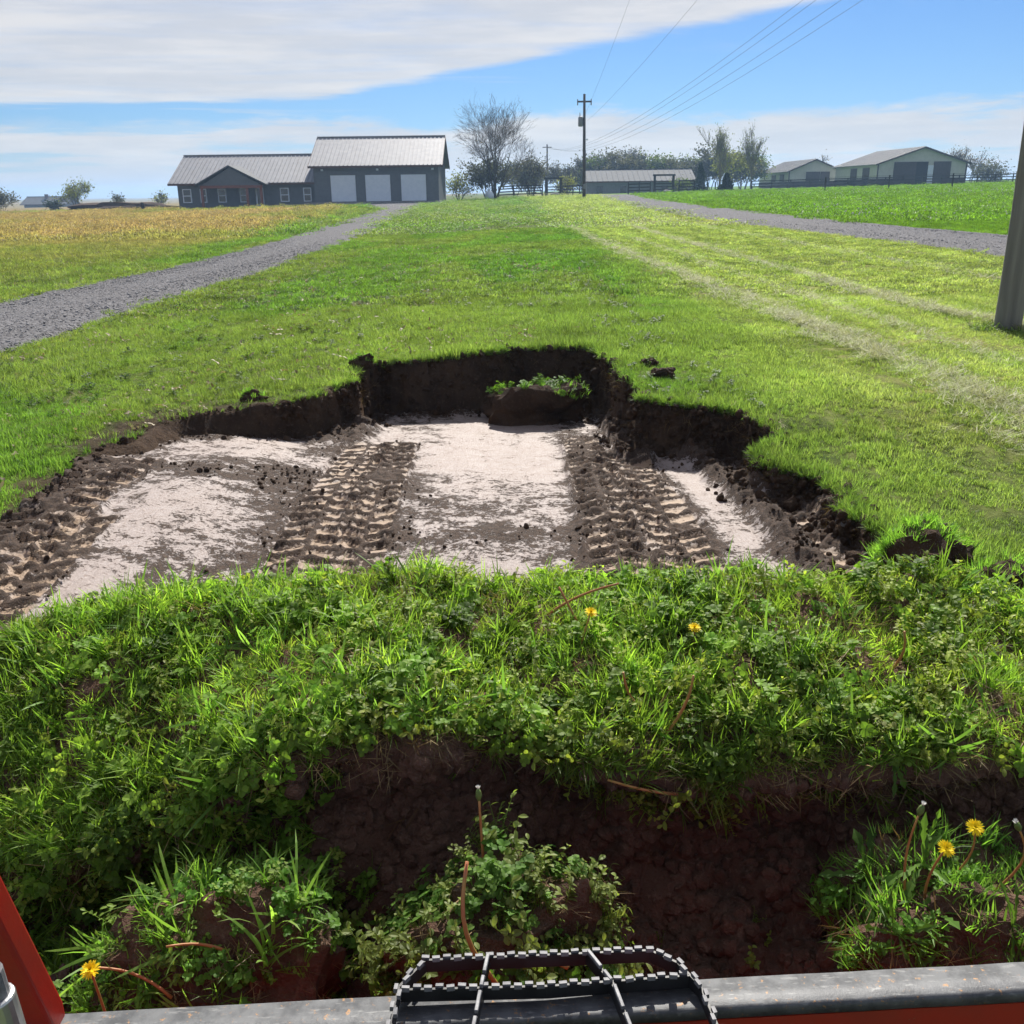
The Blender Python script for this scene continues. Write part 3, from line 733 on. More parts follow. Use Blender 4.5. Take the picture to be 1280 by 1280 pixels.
# uneven tussocks and thatch that break up the lawn
x, y = frustum_pts(5000, 3.0, 20); k = (pit_sd(x, y) > .05) & ~on_road(x, y) & (x < 2.6) & (fbm(x*.8, y*.6, 0, 4, 54) > .02) & (np.hypot(x-4.75, y-9.25) > .2); x, y = x[k], y[k]
scatter('lawn_tussocks', 'long', np.stack([x, y, lawn(x, y)], -1), rng.uniform(.35, .75, len(x)), lawn_tint(x, y)*rng.uniform(.75, 1.15, (len(x), 1)), tilt=.4, label='uneven darker tussocks in the rough lawn', cat='grass')
x, y = frustum_pts(11000, 3.0, 26); k = (pit_sd(x, y) > .02) & ~on_road(x, y) & (fbm(x*.55+9, y*.4, 0, 4, 58)+.25*ss(-.5, -2.5, x) > .12) & (np.hypot(x-4.75, y-9.25) > .2); x, y = x[k], y[k]
scatter('lawn_thatch', 'straw', np.stack([x, y, lawn(x, y)+.025], -1), rng.uniform(.5, 1.1, len(x)), np.array([.85, .85, .85])*rng.uniform(.6, 1.3, (len(x), 1)), tilt=.3, label='dead brown thatch showing through the lawn', cat='thatch')
# tall drier stems in the left field
x, y = rng.uniform(-24, -6, 5200), rng.uniform(12, 48, 5200); k = ~on_road(x, y, -.3) & (x < road_l(y)[0]); x, y = x[k], y[k]
scatter('field_stems', 'long', np.stack([x, y, lawn(x, y)], -1), rng.uniform(.8, 1.6, len(x)), lawn_tint(x, y)*1.1, label='uneven tan grass tufts in the field left of the drive', cat='grass')
x = rng.uniform(12, 64, 3000); y = rng.uniform(24, 100, 3000); k = (x > road_r(y)[0]+road_r(y)[1]+.5) & (fbm(x*.13, y*.1, 0, 3, 77) > -.1) & (x < .6*y+4); x, y = x[k], y[k]
scatter('dandelion_clocks', 'seedhead', np.stack([x, y, lawn(x, y)], -1), rng.uniform(1.0, 1.9, len(x)), label='white dandelion seed heads dotted over the right pasture', cat='seed heads')
# coarse grass along the drive edges and round the near pole
yy = rng.uniform(8, 60, 4200); sd_ = rng.choice([-1, 1], 4200); wl = rng.random(4200) < .5
cx_ = np.where(wl, road_l(yy)[0]+sd_*(road_l(yy)[1]+np.abs(rng.normal(.05, .14, 4200))), road_r(yy)[0]+sd_*(road_r(yy)[1]+np.abs(rng.normal(.03, .14, 4200))))
scatter('verge_grass', 'long', np.stack([cx_, yy, lawn(cx_, yy)], -1), rng.uniform(.5, 1.1, len(yy)), lawn_tint(cx_, yy)*np.array([1.15, 1., 1.1]), tilt=.35, label='ragged grass along the edges of the gravel drives', cat='grass')
ang = rng.uniform(0, 6.28, 90); rr = rng.uniform(.15, .34, 90); px_, py_ = 4.75+rr*np.cos(ang), 9.25+rr*np.sin(ang)
scatter('pole_base_weeds', 'rosette', np.stack([px_, py_, lawn(px_, py_)], -1), rng.uniform(.6, 1.1, 90), np.array([1.3, 1.05, 1.2])*rng.uniform(.7, 1.3, (90, 1)), label='weeds growing round the foot of the near utility pole', cat='weeds')
# gravel stones
yy = np.sqrt(rng.uniform(64, 34**2, 26000)); c_, h_ = road_l(yy); u = rng.uniform(-1.06, 1.06, 26000); xx = c_+u*h_
zz = lawn(xx, yy)+.03+.05*(1-np.clip(u, -1, 1)**2)
k = (xx > -.62*yy-1.5) & (rng.random(len(yy)) < ss(34, 12, yy)); S_ = rng.lognormal(-4.6, .42, k.sum())
scatter('gravel_stones', 'stone', np.stack([xx, yy, zz], -1)[k], S_, label='loose grey stones on the left gravel drive', cat='gravel')
yy = np.sqrt(rng.uniform(17**2, 36**2, 8000)); c_, h_ = road_r(yy); u = rng.uniform(-1.05, 1.05, 8000); xx = c_+u*h_; zz = lawn(xx, yy)+.03+.05*(1-np.clip(u, -1, 1)**2)
k = (xx < .62*yy+2) & (rng.random(len(yy)) < ss(38, 20, yy)); scatter('road_stones', 'stone', np.stack([xx, yy, zz], -1)[k], rng.lognormal(-4.35, .4, k.sum()), label='loose grey stones on the right gravel road', cat='gravel')

# ------------------------------------------------------------------ crumbs of soil in the pit
x, y = rng.uniform(-2.6, 1.85, 60000), rng.uniform(3.2, 8.4, 60000); z, so = floor_h(x, y); k = (pit_sd(x, y) < .03) & (rng.random(60000) < np.clip(so-.5, 0, 1)**1.2*.7*(1-.86*floor_t(x, y)))
x, y, z = x[k], y[k], z[k]; S_ = np.clip(rng.lognormal(-5.15, .5, len(x)), .0025, .022)
scatter('soil_crumbs', 'crumb', np.stack([x, y, z+S_*.25], -1), S_, full_random=True, label='crumbs of dark soil strewn over the pit floor', cat='soil')
# bigger lumps tumbled along the banks
t_ = rng.uniform(0, len(PIT)-1.001, 2600); i_ = t_.astype(int); f_ = (t_-i_)[:, None]; b_ = PIT[i_]*(1-f_)+PIT[i_+1]*f_
off = rng.normal(0, .10, (2600, 2)); x, y = b_[:, 0]+off[:, 0], b_[:, 1]+off[:, 1]; sdl = pit_sd(x, y); k = (y > 3.0) & (sdl < .10); x, y, sdl = x[k], y[k], sdl[k]
z = np.where(sdl < -.02, floor_h(x, y)[0], lawn(x, y)); S_ = np.clip(rng.lognormal(-4.35, .5, len(x)), .006, .045)*np.where(x < -1.2, .7, 1)
scatter('bank_crumbs', 'crumb', np.stack([x, y, z+S_*.2], -1), S_, full_random=True, label='lumps of dark soil fallen along the pit banks', cat='soil')
# torn lumps and roots sticking out of the cut faces
t_ = rng.uniform(6, len(PIT)-1.001, 9000); i_ = t_.astype(int); f_ = (t_-i_)[:, None]; b_ = PIT[i_]*(1-f_)+PIT[i_+1]*f_
off = rng.normal(0, .05, (9000, 2)); x, y = b_[:, 0]+off[:, 0], b_[:, 1]+off[:, 1]; sdl = pit_sd(x, y); k = (y > 3.2) & (sdl < .004) & (sdl > -.035); x, y = x[k], y[k]
z0_ = pit_floor_z(y); z = z0_+(lawn(x, y)-z0_)*rng.uniform(-.05, .95, len(x)); S_ = np.clip(rng.lognormal(-4.4, .5, len(x)), .006, .04)
scatter('wall_lumps', 'crumb', np.stack([x, y, z], -1), S_, full_random=True, label='torn lumps of soil on the cut faces of the pit', cat='soil')
k = rng.random(len(x)) < .18
scatter('wall_roots', 'straw', np.stack([x, y, z], -1)[k], rng.uniform(.5, 1.2, k.sum()), np.array([.5, .42, .35])*rng.uniform(.5, 1.2, (k.sum(), 1)), full_random=True, label='fine roots hanging out of the cut faces of the pit', cat='roots')
# grass hanging over the cut edge
t_ = rng.uniform(0, len(PIT)-1.001, 5200); i_ = t_.astype(int); f_ = (t_-i_)[:, None]; b_ = PIT[i_]*(1-f_)+PIT[i_+1]*f_
off = rng.normal(0, .045, (5200, 2)); x, y = b_[:, 0]+off[:, 0], b_[:, 1]+off[:, 1]; sdl = pit_sd(x, y); k = (y > 2.9) & (sdl > -.005) & (sdl < .09) & (rng.random(5200) > .85*bare(x, y)); x, y = x[k], y[k]
scatter('edge_grass', 'long', np.stack([x, y, lawn(x, y)], -1), rng.uniform(.35, .75, len(x)), lawn_tint(x, y)*np.array([.9, 1., .85]), tilt=.55, label='longer grass hanging over the cut edge of the pit', cat='grass')

# ------------------------------------------------------------------ the windrow of sod pushed up ahead of the bucket
wx = np.arange(-2.45, 2.35, .022); ns = 74
crest = np.interp(wx, [-2.45, -2.1, -1.55, -1.1, -.8, -.3, 0, .4, .85, 1.2, 1.5, 1.9, 2.35], [-.30, -.18, -.01, .07, .11, .13, .13, .12, .15, .12, .09, .0, -.22])
lip = np.interp(wx, [-2.45, -1.7, -1.3, -.95, -.72, -.5, -.25, 0, .25, .5, .8, 1.2, 1.7, 2.35], [-.46, -.42, -.35, -.22, -.08, .06, .08, .06, .0, -.06, -.01, .01, -.10, -.4])
tmpl_y = np.array([3.25, 3.08, 2.92, 2.78, 2.65, 2.5, 2.34, 2.18, 2.07, 2.03, 2.10, 2.12, 2.06, 1.95, 1.75, 1.45])
prof = []
for c, l in zip(crest, lip):
    f = -.40; zz = [f, c-.24, c-.07, c-.01, c, c*.72+l*.28+.015, c*.45+l*.55+.02, c*.16+l*.84+.015, l, l-.045, l-.11, l-.20, l-.30, min(l-.36, -.42), -.47, -.50]
    prof.append(np.stack([np.interp(np.linspace(0, 15, ns), np.arange(16), tmpl_y), np.interp(np.linspace(0, 15, ns), np.arange(16), zz)], -1))
prof = np.array(prof)                       # (nx, ns, 2)
WXg = np.repeat(wx[:, None], ns, 1)
V = np.stack([WXg, prof[..., 0], prof[..., 1]], -1)
yshift = .06*fbm(wx*1.7, wx*0, 0, 3, 300)
V[..., 1] += yshift[:, None]
def grid_normals(V):
    a = np.gradient(V, axis=0); b = np.gradient(V, axis=1); n = np.cross(a, b); n /= np.linalg.norm(n, axis=-1, keepdims=True)+1e-9
    return n
nrm = grid_normals(V)
if nrm[100, 20, 2] < 0: nrm = -nrm
sl = np.linspace(0, 15, ns)[None]
face_w = ss(8.2, 9.3, sl)
d_ = .05*fbm(V[..., 0]*3.2, V[..., 1]*3.2, V[..., 2]*3.2, 4, 310) + (.018+.02*face_w)*fbm(V[..., 0]*13, V[..., 1]*13, V[..., 2]*13, 4, 320)
d_ += ss(11.5, 13, sl)*.06*fbm(V[..., 0]*7, V[..., 1]*8, V[..., 2]*8, 4, 340)
d_ += face_w*.03*fbm(V[..., 0]*6, V[..., 1]*6, V[..., 2]*6, 3, 330)
V = V + nrm*d_[..., None]
nrm = grid_normals(V)
if nrm[100, 20, 2] < 0: nrm = -nrm
idw = np.arange(len(wx)*ns).reshape(len(wx), ns)
q = np.stack([idw[:-1, :-1], idw[:-1, 1:], idw[1:, 1:], idw[1:, :-1]], -1).reshape(-1, 4)
if True: q = q[:, ::-1]
sod = empty('sod_windrow', (0, 2.5, -.4)); tag(sod, 'long heap of torn grassy sod pushed up across the foreground', 'sod heap')
SO = np.array([0, 2.5, -.4])
mk('soil', V.reshape(-1, 3)-SO, q, M['redsoil'], sod, smooth=True)
def sod_sample(n, s0, s1, x0=-2.3, x1=2.2, keep=None):
    i = rng.uniform((x0-wx[0])/.022, (x1-wx[0])/.022, n); s = rng.uniform(s0, s1, n)/15*(ns-1)
    ii, si = i.astype(int), s.astype(int); fi, fs = (i-ii)[:, None], (s-si)[:, None]
    ii = np.clip(ii, 0, len(wx)-2); si = np.clip(si, 0, ns-2)
    P = V[ii, si]*(1-fi)*(1-fs)+V[ii+1, si]*fi*(1-fs)+V[ii, si+1]*(1-fi)*fs+V[ii+1, si+1]*fi*fs
    nn = nrm[ii, si]
    if keep is not None:
        k = keep(P); P, nn = P[k], nn[k]
    return P, nn
def sod_scatter(name, kind, n, s0, s1, sc0, sc1, up, keep, tint_f, jit=.35, **kw):
    P, nn = sod_sample(n, s0, s1, keep=keep)
    nn = nn*(1-up)+np.array([0, -.05, 1.])*up + rng.normal(0, jit, nn.shape)
    s = rng.uniform(sc0, sc1, len(P))
    scatter(name, kind, P-SO, s, tint_f(P), normals=nn, parent=sod, **kw)
def tv(base, amp=.25):
    return lambda P: np.array(base)*rng.uniform(1-amp, 1+amp, (len(P), 1))*(1+.25*fbm(P[:, 0]*4, P[:, 1]*4, 0, 3, 41))[:, None]
nz = lambda P, sx, seed: fbm(P[:, 0]*sx, P[:, 1]*sx*1.4, P[:, 2]*sx, 3, seed)
gap = lambda P: (nz(P, 5., 402) > -.12) | (rng.random(len(P)) < .12)
sod_scatter('grass', 'long', 2600, 1.6, 8.45, .55, 1.05, .35, lambda P: gap(P) & ((P[:, 0] < -.35) | (nz(P, 3, 401) > .12) | (rng.random(len(P)) < .25)), tv((1.5, 1.4, 1.1), .35))
sod_scatter('broad_grass', 'wide', 420, 2., 8.5, .5, .95, .3, lambda P: (P[:, 0] < -.2) | (rng.random(len(P)) < .3), tv((1.2, 1.25, 1.3)), jit=.5)
sod_scatter('clover', 'clover', 4000, 1.6, 8.5, .6, 1.6, .2, lambda P: gap(P) & ((nz(P, 3.2, 403) > -.1) | (rng.random(len(P)) < .35)), tv((1.75, 1.5, 1.3), .45), jit=.4)
sod_scatter('weeds', 'weed', 2600, 1.6, 8.5, .55, 1.1, .3, lambda P: gap(P) & ((P[:, 0] > -.6) & ((nz(P, 2.6, 405) > -.15) | (rng.random(len(P)) < .3)) | (rng.random(len(P)) < .25)), tv((1.6, 1.4, 1.2), .45), jit=.4)
sod_scatter('fine_grass', 'lawn', 3600, 1.6, 8.45, .7, 1.3, .3, lambda P: rng.random(len(P)) < .8, tv((1.7, 1.4, 1.2), .4), jit=.45)
sod_scatter('dandelion_leaves', 'rosette', 150, 2.4, 8.6, .5, 1.0, .3, lambda P: (P[:, 0] > -.1) | (rng.random(len(P)) < .25), tv((1.4, 1.35, 1.3)), jit=.5)
sod_scatter('dry_thatch', 'straw', 2100, 2., 9.6, .5, 1.2, .1, lambda P: (nz(P, 5., 402) < -.05) | (nz(P, 3.5, 407) > .25) | (P[:, 1] < 2.12), tv((.9, .85, .75), .5), jit=.5)
sod_scatter('trough_grass', 'long', 160, 12.6, 15, .35, .8, .3, lambda P: (P[:, 0] < -.2) | (P[:, 0] > .75), tv((1.1, 1.15, 1.)), jit=.6)
sod_scatter('trough_weeds', 'weed', 120, 12.6, 15, .4, .8, .3, lambda P: rng.random(len(P)) < .8, tv((1.1, 1.1, 1.)), jit=.6)
leftrun = lambda P: (P[:, 0] < -.42+.25*nz(P, 3, 410)) & (rng.random(len(P)) < .95)
sod_scatter('hanging_grass', 'long', 1500, 8.3, 14.2, .5, 1.05, .45, leftrun, tv((1.4, 1.35, 1.1), .4), jit=.45)
sod_scatter('hanging_clover', 'clover', 1700, 8.3, 14.2, .7, 1.5, .3, leftrun, tv((1.5, 1.4, 1.2), .4), jit=.4)
sod_scatter('hanging_weeds', 'weed', 700, 8.3, 13.5, .6, 1.1, .3, leftrun, tv((1.4, 1.3, 1.1), .4), jit=.45)
ragged = lambda P: nz(P, 4.5, 412) > .22
sod_scatter('ragged_turf', 'long', 500, 8.3, 10.2, .5, 1.0, .1, ragged, tv((1.3, 1.2, 1.), .4), jit=.6)
sod_scatter('ragged_weeds', 'weed', 420, 8.3, 10.4, .6, 1.1, .1, ragged, tv((1.5, 1.3, 1.1), .4), jit=.6)
sod_scatter('dead_leaves', 'dead', 90, 2, 8.6, .25, .45, .3, lambda P: rng.random(len(P)) < .9, tv((.8, .7, .6), .5), jit=.8)
sod_scatter('roots', 'straw', 260, 8.8, 12.0, .5, 1.1, .0, lambda P: rng.random(len(P)) < .9, tv((.45, .35, .3)), jit=.7)
sod_scatter('crumbs', 'redcrumb', 8000, 9.0, 15., .003, .026, 0., lambda P: rng.random(len(P)) < .95, tv((1, 1, 1)), jit=1.)

# ------------------------------------------------------------------ single clods of sod
def clod(name, loc, r, seed, label, soilmat='soil', grass=(), tiltv=(0, 0, 1), rough=.42, cat='sod clod', sub=4, rz=0.):
    root = empty(name, loc, rz); tag(root, label, cat)
    bm = bmesh.new(); bmesh.ops.create_icosphere(bm, subdivisions=sub, radius=1)
    v = np.array([p.co[:] for p in bm.verts]); f = [tuple(w.index for w in q.verts) for q in bm.faces]; bm.free()
    n0 = v.copy()
    d = 1+rough*fbm(v[:, 0]*1.4+seed, v[:, 1]*1.4, v[:, 2]*1.4, 4, seed)+.10*fbm(v[:, 0]*6+seed, v[:, 1]*6, v[:, 2]*6, 3, seed+3)
    v = v*d[:, None]; v[:, 2] = np.maximum(v[:, 2], -.75)
    v = v*np.array(r); v[:, 2] += r[2]*.7
    mk('soil', v, f, M[soilmat], root, smooth=False)
    tvn = np.array(tiltv)/np.linalg.norm(tiltv)
    for gname, kind, n, s0, s1, thr, tint in grass:
        ii = rng.choice(np.where(n0@tvn > thr)[0], n); nn = n0[ii]*.6+np.array([0, 0, .5])+rng.normal(0, .35, (n, 3))
        scatter(gname, kind, v[ii]+rng.normal(0, .006, (n, 3)), rng.uniform(s0, s1, n), np.array(tint)*rng.uniform(.75, 1.25, (n, 1)), normals=nn, parent=root)
    return root
G1 = (1.25, 1.35, 1.15)
clod('sod_clod', (-.62, 1.68, -.49), (.22, .15, .19), 501, 'grassy clod with crumbly bare right side inside the bucket beside the red arm', 'redsoil',
     [('grass', 'long', 60, .4, .9, .2, G1), ('clover', 'clover', 80, .6, 1.2, .1, G1), ('broad_grass', 'wide', 20, .6, 1.1, .3, (1.5, 1.5, 1.5)), ('thatch', 'straw', 90, .5, .9, -.3, (.9, .85, .8)), ('weeds', 'weed', 60, .5, .9, .1, G1)], (-.5, -.1, .9))
clod('sod_clod', (-.02, 1.70, -.47), (.27, .16, .22), 511, 'weedy clod with tall red stem standing in the middle of the bucket', 'redsoil',
     [('weeds', 'weed', 190, .6, 1.2, -.1, (1.2, 1.1, 1.3)), ('clover', 'clover', 120, .8, 1.4, -.1, (1.1, 1.1, 1.1)), ('thatch', 'straw', 80, .5, 1.0, -.2, (.8, .7, .6)), ('dandelion_leaves', 'rosette', 7, .5, .8, .3, (1.3, 1.2, 1.2))], (-.2, 0, 1))
clod('sod_clod', (.92, 1.74, -.48), (.25, .17, .22), 521, 'shaded clod with dandelion flowers at the right of the bucket', 'redsoil',
     [('grass', 'long', 60, .4, .9, -.1, (1., 1.1, 1.)), ('clover', 'clover', 60, .6, 1.1, .0, G1), ('dandelion_leaves', 'rosette', 12, .7, 1.1, .0, (1., 1., 1.)), ('thatch', 'straw', 80, .5, 1.0, -.2, (.7, .6, .5)), ('fine_grass', 'lawn', 120, .8, 1.3, -.1, G1)], (.2, 0, 1))
clod('sod_clod', (.24, 7.80, -.60), (.42, .26, .24), 532, 'large overturned clod lying in the shade of the far pit wall', 'soil',
     [('clover', 'clover', 90, .8, 1.6, .55, (1.2, 1.15, 1.)), ('grass', 'lawn', 60, .8, 1.4, .5, G1)], (0, .2, 1))
clod('sod_clod', (1.58, 3.55, -.24), (.19, .17, .17), 547, 'dark clod tipped up on the right bank of the pit', 'soil',
     [('grass', 'long', 70, .3, .7, .1, G1), ('fine_grass', 'lawn', 130, .8, 1.3, -.1, G1)], (-.2, .8, .6))
clod('sod_clod', (1.76, 3.26, -.22), (.18, .14, .12), 545, 'low crumbled clod sagging from the right bank in front of the tipped one', 'soil',
     [('grass', 'lawn', 50, .8, 1.2, .3, G1)], (.4, .5, .6))
clod('sod_clod', (-1.85, 6.88, -.14), (.09, .05, .055), 551, 'small dark clod standing on the left rim of the pit', 'soil', [('grass', 'lawn', 12, .6, 1., .3, G1)])
clod('sod_clod', (-1.22, 7.92, -.07), (.09, .07, .065), 555, 'small clod on the far left corner of the pit wall', 'soil', [('grass', 'lawn', 14, .6, 1., .2, G1)])
clod('sod_clod', (1.12, 7.05, -.05), (.10, .08, .07), 561, 'nearer of two brown lumps lying on grass right of the far wall', 'soil')
clod('sod_clod', (1.10, 7.62, -.05), (.075, .06, .05), 565, 'farther of two brown lumps lying on grass right of the far wall', 'soil')
clod('stone', (1.60, 4.28, -.21), (.075, .05, .022), 571, 'flat pale stone at the foot of the right bank', 'stone', cat='stone', rough=.15, sub=3)

# ------------------------------------------------------------------ dandelions
def flower_mesh():
    mb = MB()
    for ring, (n, ln, ti) in enumerate(((22, .020, .25), (18, .017, .6), (14, .013, 1.0), (8, .009, 1.35))):
        for k_ in range(n): leaf(mb, (0, 0, .001*ring), 6.283*k_/n+ring*.2+U(-.1, .1), ln, .0042, ti+U(-.12, .12), .1, .35)
    return mb
FL = flower_mesh()
def dandelion(p, top, label, flower=True, bend=(0, 0), r=.0035, closed=False, lift=0.):
    root = empty('dandelion', p); tag(root, label, 'dandelion')
    tx, ty, tz = (top[i]-p[i] for i in range(3)); pts = []
    for i in range(9):
        t = i/8; b = math.sin(t*math.pi); pts.append((tx*t+bend[0]*b, ty*t+bend[1]*b, tz*(t**.85)))
    MB().tube(pts, [r*(1-.35*i/8) for i in range(9)], 7).build('stalk', M['stalk'], root, True)
    d = (Vector(pts[-1])-Vector(pts[-2])).normalized()
    if flower:
        o = FL.build('flower', M['petal'], root); o.location = pts[-1]
        o.rotation_euler = Vector((0, 0, 1)).rotation_difference((d+Vector((0, -.6, .5))).normalized()).to_euler()
    elif closed:
        mb = MB(); mb.tube([(0, 0, -.002), (0, 0, .008), (0, 0, .018), (0, 0, .024)], [.004, .0075, .006, .003], 8)
        o = mb.build('bud', M['sepal'], root, True); o.location = pts[-1]; o.rotation_euler = Vector((0, 0, 1)).rotation_difference(d).to_euler()
        mb = MB()
        for k_ in range(12): leaf(mb, (0, 0, .022), 6.283*k_/12, .012, .003, 1.2+U(-.2, .1), .1, .2)
        mb.build('tuft', M['seed'], o)
    return root
dandelion((.16, 2.40, .0), (.212, 2.41, .205), 'yellow dandelion in flower in the middle of the sod heap')
dandelion((.50, 2.40, -.02), (.50, 2.42, .15), 'half hidden orange dandelion right of the middle of the sod heap', r=.003)
dandelion((-.80, 1.50, -.42), (-.815, 1.47, -.10), 'yellow dandelion beside the red loader arm')
dandelion((.90, 1.72, -.25), (.875, 1.64, .02), 'larger yellow dandelion at the right of the bucket', bend=(-.02, 0))
dandelion((.92, 1.75, -.2), (.95, 1.68, .04), 'small orange dandelion right of the larger yellow one', bend=(.03, 0), r=.0028)
dandelion((.85, 1.72, -.2), (.84, 1.70, .06), 'closed dandelion bud on a red stalk at the right of the bucket', False, (-.015, 0), .0032, True)
dandelion((1.0, 1.72, -.2), (1.03, 1.66, .05), 'closed dandelion bud at the right edge of the bucket', False, (.05, 0), .0032, True)
dandelion((-.03, 1.50, -.20), (-.095, 1.55, .075), 'long red leafless stalk leaning left over the middle of the bucket', False, (-.035, -.03), .0055)
dandelion((-.07, 1.78, -.2), (-.08, 1.80, .04), 'upright brown stem standing behind the long red stalk', False, (0, 0), .004, True)
dandelion((.04, 1.55, -.17), (.10, 1.53, -.165), 'short orange stalk lying behind the step grate', False, (0, .01), .008)
for (a, b, bd, lb) in [((.02, 2.36, .03), (.30, 2.30, .02), (0, -.03), 'arched brown stalk hoop left of the middle dandelion'),
                       ((.10, 2.60, .10), (.30, 2.58, .17), (0, .02), 'brown stalk lying near the crest of the sod heap'),
                       ((.22, 2.50, .02), (.13, 2.56, .17), (0, 0), 'dark stalk leaning left near the crest of the sod heap'),
                       ((.36, 2.20, -.04), (.27, 2.18, .10), (-.02, 0), 'pinkish stalk leaning left in the sod heap right of the middle'),
                       ((.36, 2.14, -.06), (.44, 2.16, .10), (.02, 0), 'orange stalk leaning right in the sod heap right of the middle'),
                       ((.44, 2.05, -.14), (.22, 2.02, -.10), (0, -.02), 'reddish stalk hanging out of the sod face'),
                       ((.98, 2.35, -.02), (1.02, 2.33, .13), (.03, 0), 'brown stalk at the right of the sod heap'),
                       ((-.70, 1.56, -.26), (-.86, 1.58, -.18), (0, .02), 'red stalk lying in the bucket beside the red arm'),
                       ((-.60, 1.62, -.20), (-.70, 1.60, -.15), (0, .01), 'short red stalk lying above another in the left of the bucket')]:
    up_ = .07 if a[1] > 2 else .03
    dandelion((a[0], a[1]-.02, a[2]+.02), (b[0], b[1]-.05, b[2]+up_), lb, False, bd, .0045 if a[1] > 2 else .0036)

# ------------------------------------------------------------------ the loader: bucket lip, step grate, arm
LO = Vector((0, 1.3, -.6)); loader = empty('loader', LO)
tag(loader, 'red loader with bare steel bucket lip and serrated step grate in the foreground', 'loader')
yaw = math.atan2(.07, 1.69)
def lw(x_, y_, z_): # bucket frame to loader frame (slightly skewed to the camera)
    c, s = math.cos(yaw), math.sin(yaw); return Vector((x_*c-y_*s, x_*s+y_*c+1.345, z_-.035+.012*x_))-LO
mb = MB(); xs_ = np.linspace(-.90, 1.04, 40); prof_l = [(.0, -.012), (.0, .0), (-.058, .0), (-.0625, -.0015), (-.0655, -.006), (-.066, -.022), (-.056, -.024), (-.05, -.012)]
vv = []
for x_ in xs_:
    w_ = .0006*float(fbm(np.array([x_*9]), np.array([1.]), 0, 3, 600)[0])
    for (a, b) in prof_l: vv.append(lw(x_, a+w_, b+w_*.6))
k_ = len(prof_l); ff = []
for i in range(len(xs_)-1):
    for j in range(k_): ff.append((i*k_+j, i*k_+(j+1) % k_, (i+1)*k_+(j+1) % k_, (i+1)*k_+j))
ff.append(tuple(range(k_))[::-1]); ff.append(tuple((len(xs_)-1)*k_+j for j in range(k_)))
mk('bucket_lip', vv, ff, M['wornsteel'], loader, True)
mb = MB(); p8 = [lw(-.90, -.064, -.026), lw(1.04, -.064, -.026), lw(1.04, -.15, -.56), lw(-.90, -.15, -.56), lw(-.90, -.052, -.026), lw(1.04, -.052, -.026), lw(1.04, -.138, -.56), lw(-.90, -.138, -.56)]
mb.add(p8, [(0, 3, 2, 1), (4, 5, 6, 7), (0, 1, 5, 4), (1, 2, 6, 5), (2, 3, 7, 6), (3, 0, 4, 7)]); mb.build('back_plate', M['redpaint'], loader)
mb = MB(); mb.add([lw(-.90, -.13, -.56), lw(1.04, -.13, -.56), lw(1.04, .75, -.60), lw(-.90, .75, -.60), lw(-.90, -.13, -.545), lw(1.04, -.13, -.545), lw(1.04, .75, -.585), lw(-.90, .75, -.585)], [(0, 3, 2, 1), (4, 5, 6, 7), (0, 1, 5, 4), (1, 2, 6, 5), (2, 3, 7, 6), (3, 0, 4, 7)]); mb.build('bucket_floor', M['wornsteel'], loader)
# step grate
grate = empty('step_grate', Vector((.05, 1.25, 0))-LO); grate.parent = loader; GO = Vector((.05, 1.25, 0))
tooth_me = None
def serrated(pts, name, start=0):
    global tooth_me
    mb = MB(); P3 = [Vector((a, b, c)) for a, b, c in pts]
    for a, b in zip(P3[:-1], P3[1:]): mb.bar(a-GO+Vector((0, 0, -.018)), b-GO+Vector((0, 0, -.018)), .0045, .026)
    mb.build(name, M['blackpaint'], grate)
    seg = [(b-a).length for a, b in zip(P3[:-1], P3[1:])]; tot = sum(seg); n = int(tot/.019)
    for k_ in range(n):
        s = (k_+.5)*tot/n; i = 0
        while s > seg[i] and i < len(seg)-1: s -= seg[i]; i += 1
        d = (P3[i+1]-P3[i]).normalized(); p = P3[i]+d*s
        if tooth_me is None:
            t0 = MB(); t0.box(-.0068, -.0032, -.006, .0068, .0032, .003); to = t0.build('tooth', M['tooth'], grate); tooth_me = to.data
            m_ = to.modifiers.new('bevel', 'BEVEL'); m_.width = .0012; m_.segments = 1
        else: to = bpy.data.objects.new('tooth', tooth_me); COL.objects.link(to); to.parent = grate
        sd_ = Vector((-d.y, d.x, 0))*(.0045 if k_ % 2 else -.0045)
        to.location = p-GO+sd_+Vector((0, 0, -.004 if k_ % 2 else .002)); to.rotation_euler = (U(-.08, .08), U(-.1, .1), math.atan2(d.y, d.x)+U(-.1, .1))
serrated([(-.21, 1.10, .0), (-.212, 1.22, .0), (-.206, 1.325, .0), (-.165, 1.385, .0), (.03, 1.393, .0), (.24, 1.402, .0), (.285, 1.372, .0), (.315, 1.32, .0), (.33, 1.22, .0), (.33, 1.10, .0)], 'outer_bar')
serrated([(-.203, 1.318, .0), (.05, 1.322, .0), (.30, 1.342, .0)], 'middle_bar')
serrated([(-.21, 1.10, .0), (.33, 1.10, .0)], 'near_bar')
def crossbar(pts):
    mb = MB(); P3 = [Vector(p) for p in pts]
    for a, b in zip(P3[:-1], P3[1:]): mb.bar(a-GO+Vector((0, 0, -.016)), b-GO+Vector((0, 0, -.016)), .006, .026)
    o = mb.build('cross_bar', M['blackpaint'], grate)
    for a, b in zip(P3[:-1], P3[1:]):
        for t0, t1 in ((.06, .55), (.66, .94)):
            m2 = MB(); m2.bar(a.lerp(b, t0)-GO+Vector((0, 0, .000)), a.lerp(b, t1)-GO+Vector((0, 0, .000)), 0.0065, .008); bevel(m2.build('tooth', M['tooth'], grate), .001, 1)
